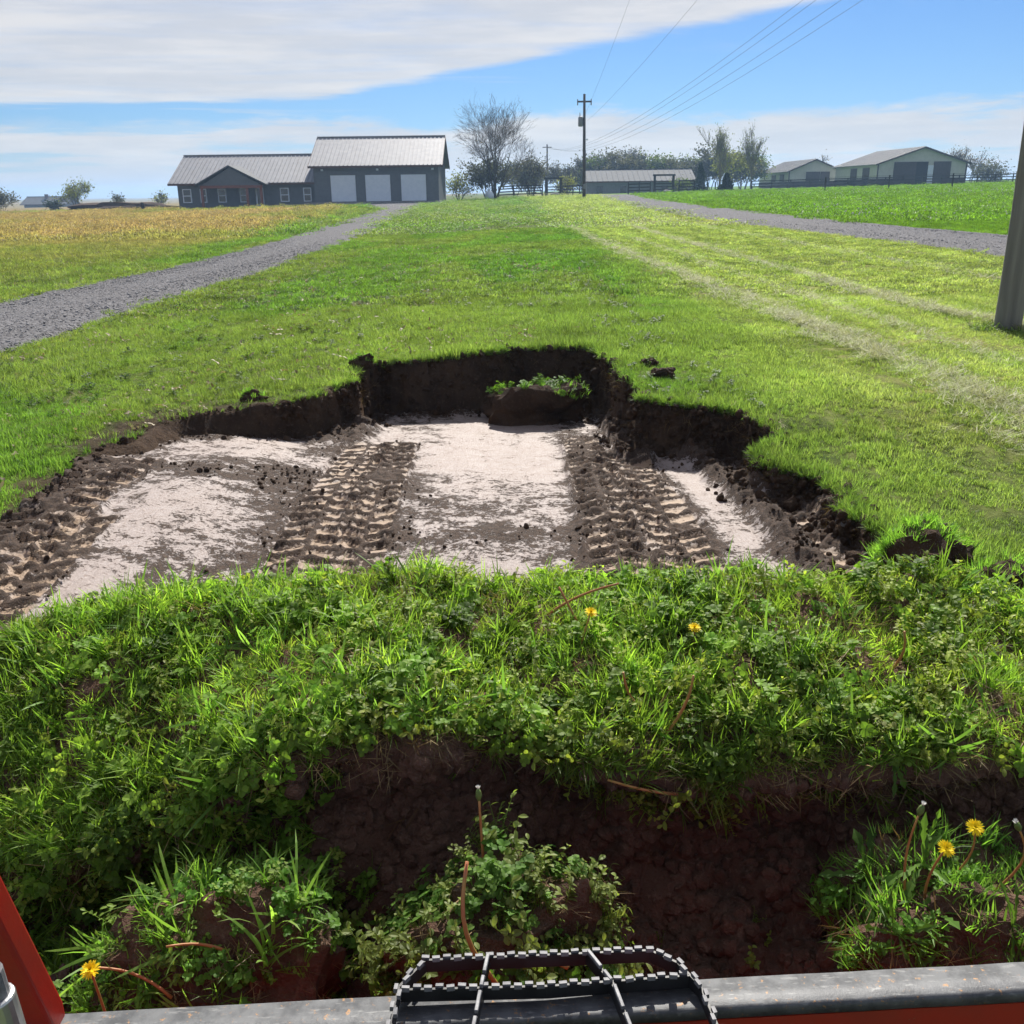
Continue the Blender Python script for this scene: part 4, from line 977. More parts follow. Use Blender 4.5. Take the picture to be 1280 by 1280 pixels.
crossbar([(-.052, 1.392, .002), (-.064, 1.31, .002), (-.075, 1.22, .002), (-.08, 1.10, .002)]); crossbar([(.125, 1.398, .002), (.165, 1.32, .002), (.185, 1.22, .002), (.19, 1.10, .002)])
for x_ in (-.20, .0, .2, .32):
    mb = MB(); mb.bar(Vector((x_, 1.15, -.03))-GO, Vector((x_, 1.27, -.30))-GO, .03, .012); mb.build('bracket', M['blackpaint'], grate)
# arm plate and hydraulic cylinder at the left
mb = MB(); path = [(-.785, 1.285, -.16), (-.785, 1.285, -.045), (-.815, 1.215, .34), (-.84, 1.10, .62), (-.88, .70, .95)]; sec = [(.0, -.012), (.0, .03), (-.17, .03), (-.17, -.012)]
vv, ff = [], []
for (a, b, c) in path:
    for (dx_, dy_) in sec: vv.append(Vector((a+dx_, b+dy_, c+(.0 if dy_ < 0 else .03)))-LO)
for i in range(len(path)-1):
    for j in range(4): ff.append((i*4+j, i*4+(j+1) % 4, (i+1)*4+(j+1) % 4, (i+1)*4+j))
ff += [(3, 2, 1, 0), tuple(len(path)*4-4+j for j in range(4))]
bevel(mk('loader_arm', vv, ff, M['redpaint'], loader), .007, 3)
mb = MB(); a, b = Vector((-.765, 1.15, -.20))-LO, Vector((-.782, 1.14, .17))-LO
mb.tube([a, b], .028, 20); cyl = mb.build('hydraulic_cylinder', M['chrome'], loader, False); bevel(cyl, .005, 2)
MB().tube([b+(b-a).normalized()*-.01, b+(b-a).normalized()*.045], .021, 16).build('rod', M['tooth'], cyl)

# ------------------------------------------------------------------ poles and wires
def zl(x_, y_): return float(lawn(np.array([x_]), np.array([y_]))[0])
np_ = empty('utility_pole', (4.75, 9.25, zl(4.75, 9.25))); tag(np_, 'thick weathered grey utility pole standing on the lawn at the right edge', 'utility pole')
mb = MB(); hs = np.linspace(-.3, 10., 24); mb.tube([(.006*math.sin(h*2.1), .006*math.cos(h*1.7), h) for h in hs], [.122-.0035*max(h, 0) for h in hs], 20); mb.build('pole', M['pole'], np_, True)
MB().tube([(-.12, 0, 9.2), (-.24, 0, 9.25)], .02, 6).build('bracket', M['steel_grey'], np_)
fp = empty('utility_pole', (7.5, 100, zl(7.5, 100))); tag(fp, 'dark utility pole with transformer beyond the lawn where the road turns', 'utility pole'); b0 = fp.location.z
mb = MB(); mb.tube([(0, 0, -.5), (-.03, 0, 3), (-.08, 0, 9.5)], [.17, .16, .12], 10); mb.build('pole', M['farpole'], fp, True)
MB().box(-.75, -.06, 8.75, .62, .06, 8.9).build('crossarm', M['farpole'], fp)
for x_ in (-.72, .58): MB().tube([(x_, 0, 8.5), (x_, 0, 9.05)], [.06, .05], 8).build('insulator', M['insul'], fp)
tr = MB().tube([(-.42, 0, 6.6), (-.42, 0, 6.68), (-.42, 0, 7.4), (-.42, 0, 7.5)], [.2, .24, .24, .14], 12).build('transformer', M['steel_grey'], fp, True)
MB().tube([(-.48, 0, 7.48), (-.5, 0, 7.85)], [.05, .03], 6).build('bushing', M['insul'], tr)
MB().box(.13, -.08, 5.35, .30, .08, 5.5).build('lamp', M['white'], fp)
MB().box(-.1, -.24, .9, .16, -.15, 1.35).build('meter_box', M['steel_grey'], fp)
p2 = empty('utility_pole', (7.7, 200, zl(7.7, 200))); tag(p2, 'short looking thin utility pole far behind the fence', 'utility pole')
MB().tube([(0, 0, -.5), (0, 0, 9.3)], [.19, .14], 8).build('pole', M['farpole'], p2, True); MB().box(-.9, -.06, 8.7, .9, .06, 8.85).build('crossarm', M['farpole'], p2)
def wire(pts3, label, r=.011):
    (y1, x1, z1), (y2, x2, z2), (y3, x3, z3) = pts3
    ys_ = np.linspace(y1, y3, 60); cz = np.polyfit([y1, y2, y3], [z1, z2, z3], 2); c2 = np.polyfit([y1, y3], [x1, x3], 1)
    mb = MB(); mb.tube([(np.polyval(c2, q_), q_, np.polyval(cz, q_)) for q_ in ys_], [r*.62*(.7+1.3*max(q_, 0)/200) for q_ in ys_], 5)
    o = mb.build('power_line', M['wire'], None, True); tag(o, label, 'power line', 'overhead power lines'); return o
for dx_, dz_, lb in ((-.75, .0, 'leftmost of the four power lines sloping to upper right'), (-.45, -.15, 'second from left of the four sloping power lines'), (.2, -.35, 'third from left of the four sloping power lines'), (.75, -.5, 'rightmost of the four sloping power lines')):
    wire([(200, 7.7+dx_*.9, 9.55), (91, 11.3, 6.75+dz_), (-25, 14.75+dx_*1.25, 13.6)], lb)
wire([(99.9, 7.35, 8.0), (60, 7.8, 9.0), (-10, 3.6, 13.2)], 'left of two thin lines rising steeply from the transformer pole', .008)
wire([(99.9, 7.75, 7.75), (60, 7.8, 8.1), (-10, 7.6, 10.8)], 'right of two thin lines rising steeply from the transformer pole', .008)

# ------------------------------------------------------------------ house with three-bay garage
HO = Vector((-22, 116, .2)); house = empty('house', HO); tag(house, 'long grey house with metal roof and three white garage doors', 'house')
def hbox(name, mat, x0, y0, z0, x1, y1, z1, parent=house, bev=0):
    po = HO if parent is house else HO+Vector(parent.location)
    o = MB().box(x0-po.x, y0-po.y, z0-po.z, x1-po.x, y1-po.y, z1-po.z).build(name, M[mat], parent)
    return o
def gable_prism(name, mat, x0, x1, y0, yr, y1, z0, ze, zr, parent=house, org=HO):
    """walls under a ridge that runs along X"""
    v = [(x0, y0, z0), (x1, y0, z0), (x1, y1, z0), (x0, y1, z0), (x0, y0, ze), (x1, y0, ze), (x1, y1, ze), (x0, y1, ze), (x0, yr, zr), (x1, yr, zr)]
    v = [Vector(p)-org for p in v]
    return mk(name, v, [(0, 1, 5, 4), (1, 2, 6, 9, 5), (2, 3, 7, 6), (3, 0, 4, 8, 7), (4, 5, 9, 8), (6, 7, 8, 9)], M[mat], parent)
def roof_x(name, mat, x0, x1, y0, yr, y1, ze, zr, th=.14, ribs=.45, parent=house, org=HO):
    """two slopes with a ridge along X, ribbed metal"""
    mb = MB()
    for ya in (y0, y1):
        pts = [(x0, ya, ze), (x1, ya, ze), (x1, yr, zr), (x0, yr, zr)]
        mb.add([Vector(p)-org for p in pts]+[Vector((p[0], p[1], p[2]-th))-org for p in pts], [(0, 1, 2, 3), (4, 7, 6, 5), (0, 4, 5, 1), (1, 5, 6, 2), (2, 6, 7, 3), (3, 7, 4, 0)])
    r = mb.build(name, M[mat], parent)
    if ribs:
        mb = MB(); x = x0+ribs/2
        while x < x1:
            mb.bar(Vector((x, y0-.02, ze+.02))-org, Vector((x, yr, zr+.02))-org, .10, .07); x += ribs
        rb = mb.build('rib', M[mat], r); rb['kind'] = 'stuff'
    MB().bar(Vector((x0, yr, zr+.05))-org, Vector((x1, yr, zr+.05))-org, .35, .08).build('ridge_cap', M[mat], r)
    MB().bar(Vector((x0, y0-.03, ze-.12))-org, Vector((x1, y0-.03, ze-.12))-org, .05, .2).build('fascia', M['brown'], r)
    return r
gable_prism('wing_wall', 'siding_h', -36.1, -21.0, 111, 117, 123, -1.2, 2.62, 5.35)
gable_prism('garage_wall', 'siding_h', -20.95, -7.5, 110, 116.2, 122.4, -1.2, 4.25, 7.1)
roof_x('wing_roof', 'roof', -36.9, -20.9, 110.3, 117, 123.7, 2.55, 5.62)
roof_x('garage_roof', 'roof', -21.4, -7.0, 109.4, 116.2, 123, 4.15, 7.35)
for s_ in (-21.4, -7.0):
    for y_ in (109.4, 123.):
        MB().bar(Vector((s_, y_, 4.03))-HO, Vector((s_, 116.2, 7.23))-HO, .06, .24).build('bargeboard', M['brown'], house)
hbox('concrete_apron', 'stone', -21.6, 106.9, -.6, -7.2, 109.97, .46)
for x0_ in (-19.15, -15.4, -11.55):
    d = hbox('garage_door', 'white', x0_, 109.93, .5, x0_+2.68, 110.06, 3.2)
    for k_ in range(4):
        MB().box(x0_-HO.x+.02, 109.90-HO.y, .52+k_*.67-HO.z, x0_+2.66-HO.x, 109.93-HO.y, .52+k_*.67+.64-HO.z).build('panel', M['white'], d)
for xm in (-20.0, -14.05, -8.1):
    hbox('wall_lamp', 'white', xm-.12, 109.8, 3.65, xm+.12, 109.99, 3.85)
def window(x0, x1, z0, z1, y_):
    f = MB(); w = .1
    for b in ((x0, z0, x1, z0+w), (x0, z1-w, x1, z1), (x0, z0+w, x0+w, z1-w), (x1-w, z0+w, x1, z1-w), (x0+w, (z0+z1)/2-.04, x1-w, (z0+z1)/2+.04)):
        f.box(b[0]-HO.x, y_-.09-HO.y, b[1]-HO.z, b[2]-HO.x, y_-.005-HO.y, b[3]-HO.z)
    o = f.build('window', M['white'], house)
    MB().box(x0+w-HO.x, y_-.04-HO.y, z0+w-HO.z, x1-w-HO.x, y_-.006-HO.y, z1-w-HO.z).build('pane', M['glass'], o)
for p0, p1 in ((227, 238), (249, 257), (271, 281.5), (298.5, 308), (349, 360), (378, 388)):
    window(-36.37+(p0-218)*.0874, -36.37+(p1-218)*.0874, .55, 2.0, 111)
dr = hbox('front_door', 'white', -27.6, 110.92, .12, -26.75, 110.99, 2.15); MB().box(-27.42-HO.x, 110.90-HO.y, .3-HO.z, -26.93-HO.x, 110.918-HO.y, 2.0-HO.z).build('pane', M['glass'], dr)
# porch gable over the front door
xa, xb, xm = -33.4, -25.9, -29.7
mb = MB(); org = HO
for xs1 in (xa, xb):
    pts = [(xs1, 108.6, 2.45), (xm, 108.6, 4.35), (xm, 114.9, 4.35), (xs1, 111.2, 2.45)]
    mb.add([Vector(p)-org for p in pts]+[Vector((p[0], p[1], p[2]-.13))-org for p in pts], [(0, 1, 2, 3), (4, 7, 6, 5), (0, 4, 5, 1), (1, 5, 6, 2), (2, 6, 7, 3), (3, 7, 4, 0)])
mb.build('porch_roof', M['shedroof'], house)
mk('porch_gable', [Vector(p)-HO for p in ((xa+.5, 108.95, 2.3), (xb-.5, 108.95, 2.3), (xm, 108.95, 4.1), (xa+.5, 109.05, 2.3), (xb-.5, 109.05, 2.3), (xm, 109.05, 4.1))], [(0, 1, 2), (5, 4, 3), (0, 3, 4, 1), (1, 4, 5, 2), (2, 5, 3, 0)], M['siding_h'], house)
hbox('porch_beam', 'redwood', xa+.4, 108.9, 2.02, xb-.4, 109.08, 2.3)
for x_ in (xa+.55, xm-.9+2.6, xb-.6): hbox('porch_post', 'redwood', x_-.13, 108.9, -.3, x_+.13, 109.08, 2.02)
hbox('porch_slab', 'stone', xa+.2, 108.6, -1., xb-.2, 110.98, -.02)
# low heap of dark spoil beside the house
clod('spoil_heap', (-47, 128, -1.3), (9, 3, 1.0), 641, 'low dark spoil heap on the horizon left of the house', 'soil', cat='heap', sub=4)
cb = empty('fence_post', (-40.5, 112, zl(-40.5, 112))); tag(cb, 'short black post in the field left of the house', 'post'); MB().tube([(0, 0, -.2), (0, 0, .75), (.02, 0, .85)], [.18, .2, .14], 8).build('post', M['blackwood'], cb)

# ------------------------------------------------------------------ barns and sheds
def barn(name, x0, x1, y0, y1, zb, ze, zr, label, doors, open_gap=None, roofmat='barnroof'):
    O = Vector(((x0+x1)/2, (y0+y1)/2, zb)); root = empty(name, O); tag(root, label, 'barn'); xm = (x0+x1)/2
    v = [(x0, y0, zb-1), (x1, y0, zb-1), (x1, y1, zb-1), (x0, y1, zb-1), (x0, y0, ze), (x1, y0, ze), (x1, y1, ze), (x0, y1, ze), (xm, y0, zr), (xm, y1, zr)]
    mk('wall', [Vector(p)-O for p in v], [(0, 1, 5, 8, 4), (1, 2, 6, 5), (2, 3, 7, 9, 6), (3, 0, 4, 7)], M['barn'], root)
    mb = MB(); rise = (zr-ze)/(xm-x0)
    for s_, xe in ((-1, x0-.5), (1, x1+.5)):
        e = ze-.5*rise; pts = [(xe, y0-.5, e+.1), (xm, y0-.5, zr+.1), (xm, y1+.5, zr+.1), (xe, y1+.5, e+.1)]
        mb.add([Vector(p)-O for p in pts]+[Vector((p[0], p[1], p[2]-.16))-O for p in pts], [(0, 1, 2, 3), (4, 7, 6, 5), (0, 4, 5, 1), (1, 5, 6, 2), (2, 6, 7, 3), (3, 7, 4, 0)])
    rf = mb.build('roof', M[roofmat], root)
    mb = MB()
    for s_, xe in ((-1, x0-.5), (1, x1+.5)):
        y_ = y0
        while y_ < y1: mb.bar(Vector((xe, y_, ze-.5*rise+.13))-O, Vector((xm, y_, zr+.13))-O, .1, .06); y_ += .6
    rb = mb.build('rib', M[roofmat], rf); rb['kind'] = 'stuff'
    for s_, xe in ((-1, x0-.5), (1, x1+.5)): MB().bar(Vector((xe, y0-.52, ze-.5*rise-.02))-O, Vector((xm, y0-.52, zr-.02))-O, .06, .26).build('bargeboard', M['barnbrown'], root)
    mb = MB(); h = zb+1.15
    MB().box(x0-.06-O.x, y0-.08-O.y, -1, x1+.06-O.x, y0-.03-O.y, h-O.z).build('wainscot', M['barnbrown'], root)
    MB().box(x0-.08-O.x, y0-.02-O.y, -1, x0-.03-O.x, y1-O.y, h-O.z).build('side_wainscot', M['barnbrown'], root)
    for xe in (x0-.05, x1-.15): MB().box(xe-O.x, y0-.10-O.y, h-O.z, xe+.2-O.x, y0-.02-O.y, ze-O.z).build('corner_trim', M['barnbrown'], root)
    for (a, b, zt, mat) in doors:
        MB().box(a-O.x, y0-.16-O.y, 0, b-O.x, y0-.085-O.y, zt-O.z).build('door', M[mat], root)
    return root, O
z1_ = 1.5
br, BO = barn('barn', 59.8, 74.2, 165, 186, z1_, 4.95, 7.35, 'larger cream barn with dark open doorway at the right', [(62.4, 66.0, 5.15, 'barnbrown'), (66.0, 67.9, 5.15, 'barndark'), (68.8, 71.6, 5.15, 'barnbrown')])  # middle panel is a flat sheet with the doorway's shade painted on
MB().box(67.9-BO.x, 164.86-BO.y, 0, 68.8-BO.x, 164.905-BO.y, 4.6-BO.z).build('painted_daylight_panel', M['white'], br)  # white sheet on the wall, daylight through the gap put into its colour
for y_ in (168.5, 174.5): MB().box(59.72-BO.x, y_-BO.y, .0, 59.76-BO.x, y_+3.2-BO.y, 2.9).build('side_door', M['barnbrown'], br)
br2, B2 = barn('barn', 52.4, 62.0, 190, 212, 1.4, 4.4, 6.35, 'smaller cream barn left of the larger one', [(55.6, 58.2, 4.2, 'barnbrown'), (58.3, 60.0, 4.2, 'barnbrown')], roofmat='barnroof')
for y_ in (193., 199.): MB().box(52.30-B2.x, y_-B2.y, .0, 52.34-B2.x, y_+3.-B2.y, 2.4).build('side_door', M['barnbrown'], br2)
SO2 = Vector((22, 178, .6)); shed = empty('shed', SO2); tag(shed, 'low grey shed with long roof behind the black fence', 'shed')
gable_prism('wall', 'shedwall', 13.3, 31.4, 172, 177, 182, -.5, 2.9, 4.4, shed, SO2); roof_x('roof', 'shedroof', 12.9, 31.8, 171.4, 177, 182.6, 2.8, 4.75, .15, .9, shed, SO2)
for x_ in (15, 19, 26): MB().box(x_-SO2.x, 171.9-SO2.y, .9-SO2.z, x_+1.-SO2.x, 171.97-SO2.y, 2.-SO2.z).build('window', M['glass'], shed)
FO = Vector((-150, 330, -2.6)); fh = empty('house', FO); tag(fh, 'distant low dark house on the left horizon', 'house')
gable_prism('wall', 'shedwall', -156, -143, 326, 331, 336, -3.5, -.7, 1.0, fh, FO); roof_x('roof', 'shedroof', -157, -142, 325.3, 331, 336.6, -.75, 1.6, .2, 0, fh, FO); MB().box(-.6, -.4, 2.8, .3, .4, 4.9).build('chimney', M['brown'], fh)

# ------------------------------------------------------------------ fences
def post_fence(name, label, pts, hp, rails, post_w=.14, rail_h=.14, mat='blackwood', group=None):
    o0 = Vector((pts[0][0], pts[0][1], zl(*pts[0]))); root = empty(name, o0); tag(root, label, 'fence', group)
    P3 = [Vector((a, b, zl(a, b))) for a, b in pts]
    me = None
    for p in P3:
        if me is None: po = MB().box(-post_w/2, -post_w/2, -.3, post_w/2, post_w/2, hp).build('post', M[mat], root); me = po.data
        else: po = bpy.data.objects.new('post', me); COL.objects.link(po); po.parent = root
        po.location = p-o0
    for a, b in zip(P3[:-1], P3[1:]):
        for h in rails:
            MB().bar(a-o0+Vector((0, -post_w/2-.02, h)), b-o0+Vector((0, -post_w/2-.02, h)), .03, rail_h).build('rail', M[mat], root)
    return root
def lin(x0, y0, x1, y1, n): return [(x0+(x1-x0)*i/(n-1), y0+(y1-y0)*i/(n-1)) for i in range(n)]
post_fence('board_fence', 'black board fence between the bare tree and the left gateway', lin(-1.2, 130, 4.4, 130, 4), 1.5, (.45, .8, 1.15, 1.45))
post_fence('board_fence', 'black board fence right of the left gateway beside the transformer pole', lin(7.0, 130, 9.6, 130, 3), 1.35, (.45, .85, 1.25))
post_fence('board_fence', 'black board fence left of the right gateway', lin(15.4, 130, 18.2, 130, 3), 1.5, (.45, .85, 1.25))
post_fence('board_fence', 'black board fence right of the right gateway', lin(21.9, 130, 23.8, 130, 2), 1.6, (.4, .75, 1.1, 1.5))
def gateway(x0, x1, y_, label):
    g = zl((x0+x1)/2, y_); root = empty('gateway', ((x0+x1)/2, y_, g)); tag(root, label, 'gateway'); w = (x1-x0)/2
    for s_ in (-w, w): MB().box(s_-.14, -.12, -.3, s_+.14, .12, 2.3).build('post', M['blackwood'], root)
    MB().box(-w-.25, -.1, 2.15, w+.25, .1, 2.36).build('lintel', M['blackwood'], root)
    for h in (.5, .85, 1.2): MB().box(-w+.14, -.03, h-.06, w-.14, .03, h+.06).build('rail', M['blackwood'], root)
gateway(4.9, 6.8, 131, 'left black timber gateway frame behind the lawn'); gateway(18.9, 21.3, 131, 'right black timber gateway frame at the end of the road')
post_fence('post_row', 'row of short dark posts between the gateway and the evergreen bush', [(24.6+.95*i+.25*math.sin(i*2.), 134+.3*math.sin(i*3)) for i in range(6)], 1.25, ())
post_fence('board_fence', 'dark board fence running in front of the two barns', lin(36, 150, 84, 158, 17), 1.35, (.45, .85, 1.25))
post_fence('wire_fence', 'thin post and wire fence crossing the right pasture', [(30.0+6.1*i, 96+.2*i) for i in range(7)], 1.35, (.5, .9, 1.3), .10, .02)
# round white tank and the dark trailer beside it
tk = empty('propane_tank', (-2.2, 119, zl(-2.2, 119))); tag(tk, 'white rounded tank with a pointed cap in front of the bare tree', 'tank')
mb = MB(); mb.tube([(0, 0, h) for h in (0, .08, .3, .6, .85, 1.0, 1.06)], [.28, .42, .52, .52, .40, .22, .1], 16); mb.build('body', M['white'], tk, True); MB().tube([(0, 0, 1.04), (0, 0, 1.2), (0, 0, 1.32)], [.14, .12, .03], 10).build('cap', M['white'], tk, True)
for nm, x_, y_, sz, lb in (('covered_bale', 6.0, 128.5, .62, 'pale round bale under the left gateway'), ('covered_bale', 20.2, 128.5, .55, 'pale bale under the right gateway')):
    o = clod(nm, (x_, y_, zl(x_, y_)), (sz, sz*.7, sz*.5), int(x_*10), lb, 'stone', cat='bale', rough=.12, sub=3)

# ------------------------------------------------------------------ trees
def grow(mb, tips, p, d, ln, r, depth, spread, up, kids, rnd, minr):
    n = 4 if depth > 1 else 2; pts, rad = [p], [r]; q = Vector(p); dd = Vector(d)
    for i in range(n):
        dd = (dd + Vector((rnd.gauss(0, .10), rnd.gauss(0, .10), up*.12))).normalized(); q = q+dd*(ln/n); pts.append(q.copy()); rad.append(max(minr, r*(1-.62*(i+1)/n)))
    mb.tube(pts, rad, 5 if depth > 2 else 3, False)
    if depth == 0: tips.append((q, dd)); return
    for k in range(kids+(1 if rnd.random() < .5 else 0)):
        t = rnd.uniform(.30, 1.); i = min(n-1, int(t*n)); b = pts[i].lerp(pts[i+1], t*n-i)
        ax = Vector((rnd.gauss(0, 1), rnd.gauss(0, 1), rnd.gauss(0, .5))).cross(dd)
        if ax.length < .01: continue
        nd = (Matrix.Rotation(rnd.uniform(spread*.55, spread*1.25), 3, ax.normalized()) @ dd).normalized()
        grow(mb, tips, b, nd, ln*rnd.uniform(.52, .80), max(minr, rad[i]*.58), depth-1, spread, up, kids, rnd, minr)
    tips.append((q, dd))
def tree(name, label, loc, h, stems, depth, spread, up, kids, seed, bark, leafm=None, leaf_n=0, leaf_s=.3, minr=.018, lean=.25, group=None, clump=.6, cat='tree', base_r=.02):
    rnd = random.Random(seed); root = empty(name, loc); tag(root, label, cat, group); mb = MB(); tips = []
    for s_ in range(stems):
        a = s_*6.283/stems+rnd.uniform(-.4, .4); ll = lean*(rnd.uniform(.5, 1.2) if stems > 1 else .2)
        grow(mb, tips, Vector((.12*math.cos(a)*(stems > 1), .12*math.sin(a)*(stems > 1), -.2)), Vector((math.cos(a)*ll, math.sin(a)*ll, 1)).normalized(), h*.55, h*base_r*(1 if stems == 1 else .75), depth, spread, up, kids, rnd, minr)
    zmax = max(v[2] for v in mb.v); sc = h/zmax; mb.v = [(x_*sc, y_*sc, z_*sc) for x_, y_, z_ in mb.v]
    mb.build('trunk', M[bark], root)
    if leafm:
        V_, F_ = [], []; r2 = np.random.default_rng(seed)
        for k in range(leaf_n):
            p, d = tips[r2.integers(0, len(tips))]; c = np.array(p)*sc + r2.normal(0, clump, 3); c[2] = max(c[2], .15)
            u = r2.normal(0, 1, 3); u /= np.linalg.norm(u); w = np.cross(u, r2.normal(0, 1, 3)); w /= np.linalg.norm(w)+1e-6; s = leaf_s*r2.uniform(.5, 1.3)
            n_ = len(V_); V_ += [c-u*s*.5, c+w*s*.32, c+u*s*.5, c-w*s*.32]; F_.append((n_, n_+1, n_+2, n_+3))
        mk('crown', V_, F_, leafm, root)
    return root
LM = {'bud': leafmat('spring_bud_leaves', (.17, .19, .06), (.21, .22, .08), .4, .6, .2, False), 'dusk': leafmat('greyish_twig_leaves', (.10, .10, .07), (.13, .125, .085), .3, .7, .2, False),
      'green': leafmat('young_green_leaves', (.10, .14, .035), (.14, .17, .05), .4, .6, .2, False), 'ever': leafmat('evergreen_needles', (.028, .05, .028), (.04, .065, .035), .15, .7, .2, False),
      'rust': leafmat('rusty_bud_leaves', (.17, .12, .07), (.2, .15, .09), .35, .6, .2, False)}
tree('bare_tree', 'tall bare spreading tree behind the white tank', (-1.6, 123, zl(-1.6, 123)), 12.4, 6, 5, .6, .5, 3, 5, 'bark', LM['rust'], 900, .12, .011, .35, clump=.3, base_r=.020)
tree('brush', 'dense twiggy brush round the foot of the bare tree', (-2.6, 125, zl(-2, 125)), 5.2, 7, 3, .6, .3, 4, 12, 'bark', LM['dusk'], 2600, .3, .02, .5, clump=.5, cat='bush')
tree('brush', 'low olive bush at the right corner of the house', (-6.0, 124, zl(-6, 124)), 3.0, 6, 2, .6, .3, 4, 13, 'bark', LM['bud'], 900, .26, .02, .6, clump=.4, cat='bush')
tree('brush', 'twiggy thicket right of the bare tree', (3.2, 136, zl(3, 136)), 5.4, 7, 3, .5, .5, 4, 14, 'bark', LM['dusk'], 1500, .3, .02, .5, clump=.5, cat='bush')
# row of trees behind the shed: a few kinds, then copies
kinds = [tree('woodland_tree', 'grey green tree in the row behind the shed and fence', (0, 0, 0), 7.6, 3, 4, .55, .45, 3, 21, 'bark', LM['dusk'], 2600, .45, .03, .3, 'trees behind the shed', .6),
         tree('woodland_tree', 'fresh yellow green tree in the row behind the shed', (0, 0, 0), 7.2, 2, 4, .55, .4, 3, 22, 'bark', LM['green'], 3200, .48, .03, .3, 'greener trees behind the shed', .7),
         tree('woodland_tree', 'bare twiggy tree in the row behind the shed and fence', (0, 0, 0), 7.9, 3, 4, .5, .5, 4, 23, 'bark', LM['dusk'], 700, .4, .028, .35, 'bare trees behind the shed', .5)]
first = [True]*3; rnd = random.Random(5)
spots = []
x_ = 1.5
while x_ < 49: spots.append((x_, 196+rnd.uniform(-8, 10))); x_ += rnd.uniform(1.7, 2.9)
ORD = 'first second third fourth fifth sixth seventh eighth ninth tenth eleventh twelfth thirteenth fourteenth fifteenth sixteenth seventeenth eighteenth nineteenth twentieth'.split()+['twenty-%s' % q_ for q_ in 'first second third fourth fifth sixth seventh eighth ninth'.split()]
for i, (x_, y_) in enumerate(spots):
    kd = [0, 2, 0, 1, 1, 0, 2, 1][i % 8] if x_ > 12 else [2, 0, 2][i % 3]
    o = kinds[kd] if first[kd] else copy_tree(kinds[kd]); first[kd] = False
    o['label'] = '%s tree from the left in the row behind the fence and shed' % ORD[i]
    o['group'] = 'trees in the row behind the shed'
    s = rnd.uniform(.78, 1.08)*(.9 if x_ < 16 else 1.); o.location = (x_, y_, zl(x_, y_)-.2); o.scale = (s*1.15, s*1.15, s); o.rotation_euler = (0, 0, rnd.uniform(0, 6.28))
tree('poplar', 'left of two tall slender trees coming into leaf near the barns', (31.3, 150, zl(31, 150)), 9.3, 2, 4, .28, 1.3, 4, 31, 'bark_pale', LM['bud'], 900, .2, .016, .10, clump=.3)
tree('poplar', 'right of two tall slender trees coming into leaf near the barns', (36.2, 151, zl(36, 151)), 9.5, 2, 4, .28, 1.3, 4, 32, 'bark_pale', LM['bud'], 900, .2, .016, .10, clump=.3)
tree('poplar', 'low spreading tree coming into leaf between the slender pair', (33.4, 153, zl(33, 153)), 6.8, 3, 4, .5, .6, 3, 33, 'bark_pale', LM['bud'], 1600, .3, .02, .25, clump=.5)
def conifer(label, loc, h, w, seed, nm='evergreen', n=2600):
    rnd = random.Random(seed); root = empty(nm, loc); tag(root, label, 'evergreen'); MB().tube([(0, 0, -.2), (0, 0, h*.9)], [.12, .03], 6).build('trunk', M['bark'], root)
    r2 = np.random.default_rng(seed); V_, F_ = [], []
    for k in range(n):
        t = r2.uniform(.0, 1)**1.3; a = r2.uniform(0, 6.28); rr_ = w*(1-t*.9)*(.55+.45*r2.random())*(.8+.35*math.sin(a*3+seed+t*9)); c = np.array([rr_*math.cos(a), rr_*math.sin(a), .08+t*h])
        u = np.array([math.cos(a), math.sin(a), .5])+r2.normal(0, .5, 3); u /= np.linalg.norm(u); q_ = np.cross(u, r2.normal(0, 1, 3)); q_ /= np.linalg.norm(q_)+1e-6; s = .24*r2.uniform(.6, 1.4); m_ = len(V_)
        V_ += [c-u*s*.5, c+q_*s*.3, c+u*s*.7, c-q_*s*.3]; F_.append((m_, m_+1, m_+2, m_+3))
    mk('crown', V_, F_, LM['ever'], root)
conifer('pointed dark evergreen behind the row of short posts', (27.6, 146, zl(28, 146)), 3.9, 1.15, 41); conifer('round dark evergreen bush at the edge of the pasture', (28.4, 132, zl(28, 132)), 2.2, 1.2, 42, 'evergreen_bush')
tree('brush', 'small yellow bush left of the pointed evergreen', (24.9, 148, zl(25, 148)), 1.9, 6, 2, .7, .2, 4, 43, 'bark', LM['green'], 700, .24, .02, .6, clump=.35, cat='bush')
tree('brush', 'yellowish bush beside the transformer pole', (7.6, 134, zl(7, 134)), 2.4, 6, 2, .7, .2, 4, 44, 'bark', LM['bud'], 600, .24, .02, .6, clump=.35, cat='bush')
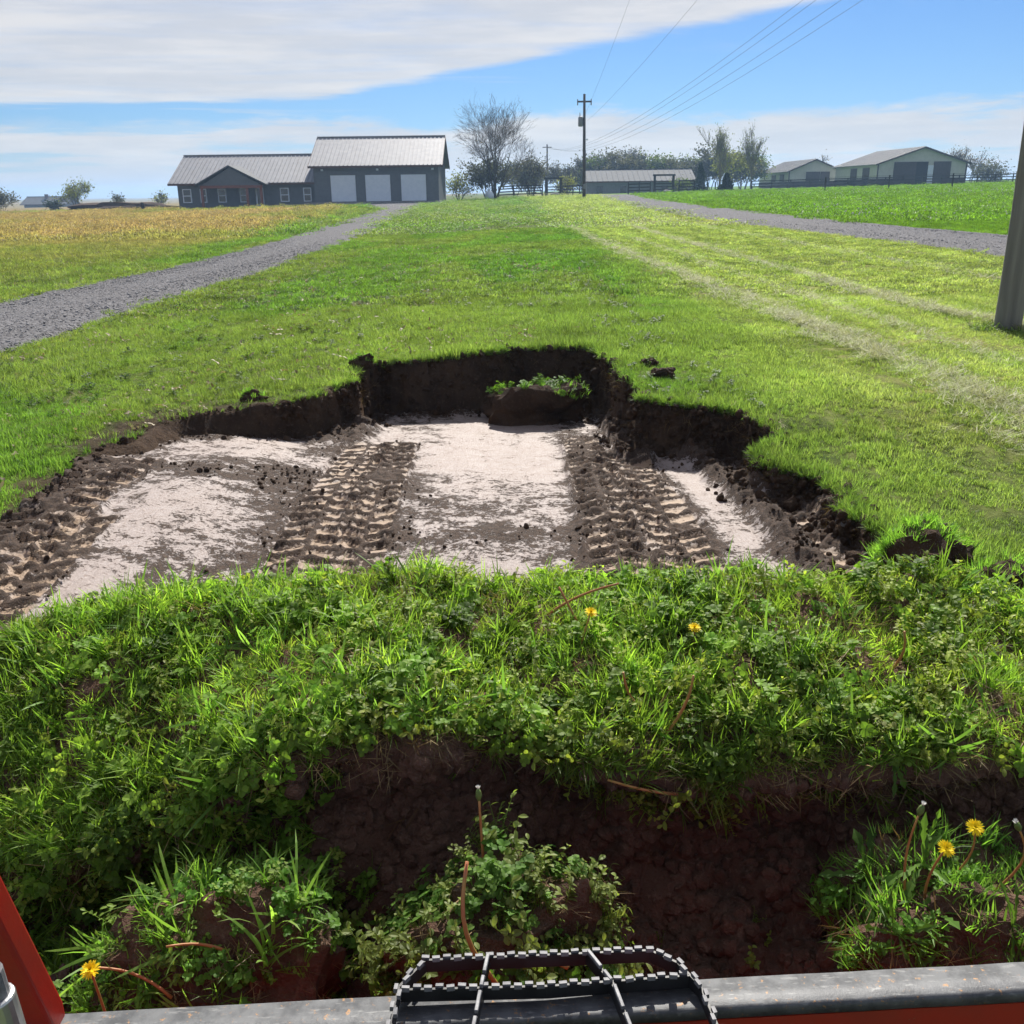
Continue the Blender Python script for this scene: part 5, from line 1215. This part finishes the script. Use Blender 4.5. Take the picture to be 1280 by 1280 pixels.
# bare trees on the right skyline
right = [(68, 222, 7.0, 51, 'bare tree showing above the smaller barn roof'), (80, 205, 6.8, 52, 'bare tree just right of the larger barn'), (86, 196, 7.2, 53, 'twiggy tree right of the larger barn, second along'),
         (93, 204, 6.3, 54, 'twiggy tree right of the larger barn, third along'), (99, 192, 6.0, 55, 'twiggy tree next to the near pole on the right skyline'), (50, 232, 5.5, 56, 'low bare tree between the slender trees and the smaller barn'), (106, 198, 6.0, 57, 'twiggy tree beyond the near pole at the right edge')]
for x_, y_, h, sd_, lb in right:
    tree('bare_tree', lb, (x_, y_, zl(x_, y_)-.3), h, 3, 4, .55, .45, 3, sd_, 'bark', LM['rust'], 350, .3, .026, .4, clump=.5)
tree('brush', 'dark low thicket right of the larger barn', (88, 186, zl(88, 186)), 3.0, 8, 2, .7, .2, 5, 58, 'bark', LM['dusk'], 1800, .34, .03, .8, clump=.9, cat='bush')
# trees on the left horizon
left = [(-68.5, 160, 4.6, 61, 'lone pale budding tree on the left horizon', 'bud', 1300), (-63.5, 165, 2.3, 62, 'round bush right of the lone left tree', 'dusk', 700), (-73, 162, 1.6, 63, 'small dark bush left of the lone left tree', 'ever', 500),
        (-79.0, 158, 3.3, 64, 'dark tree at the left edge beside the distant house', 'dusk', 1500), (-83, 160, 2.7, 65, 'pale tree at the far left edge', 'bud', 800), (-61, 178, 2.7, 66, 'small thin tree left of the dark spoil heap', 'bud', 350), (-87, 170, 3.0, 67, 'tree beyond the left edge of the field', 'dusk', 800)]
for x_, y_, h, sd_, lb, lm_, n_ in left:
    tree('field_tree', lb, (x_, y_, zl(x_, y_)-.2), h, 3, 3, .6, .35, 4, sd_, 'bark', LM[lm_], n_, .3, .025, .45, clump=.38)

# ------------------------------------------------------------------ air
m, t, o = newmat('haze'); vp = t.nodes.new('ShaderNodeVolumePrincipled'); vp.inputs['Color'].default_value = (.42, .66, 1., 1); vp.inputs['Density'].default_value = .0005; vp.inputs['Anisotropy'].default_value = .35
L(t, vp.outputs[0], o.inputs['Volume'])
HAZE = True
if HAZE:
    hz_o = MB().box(-1400, -120, -9, 1400, 2900, 24).build('haze', m); tag(hz_o, kind='stuff')
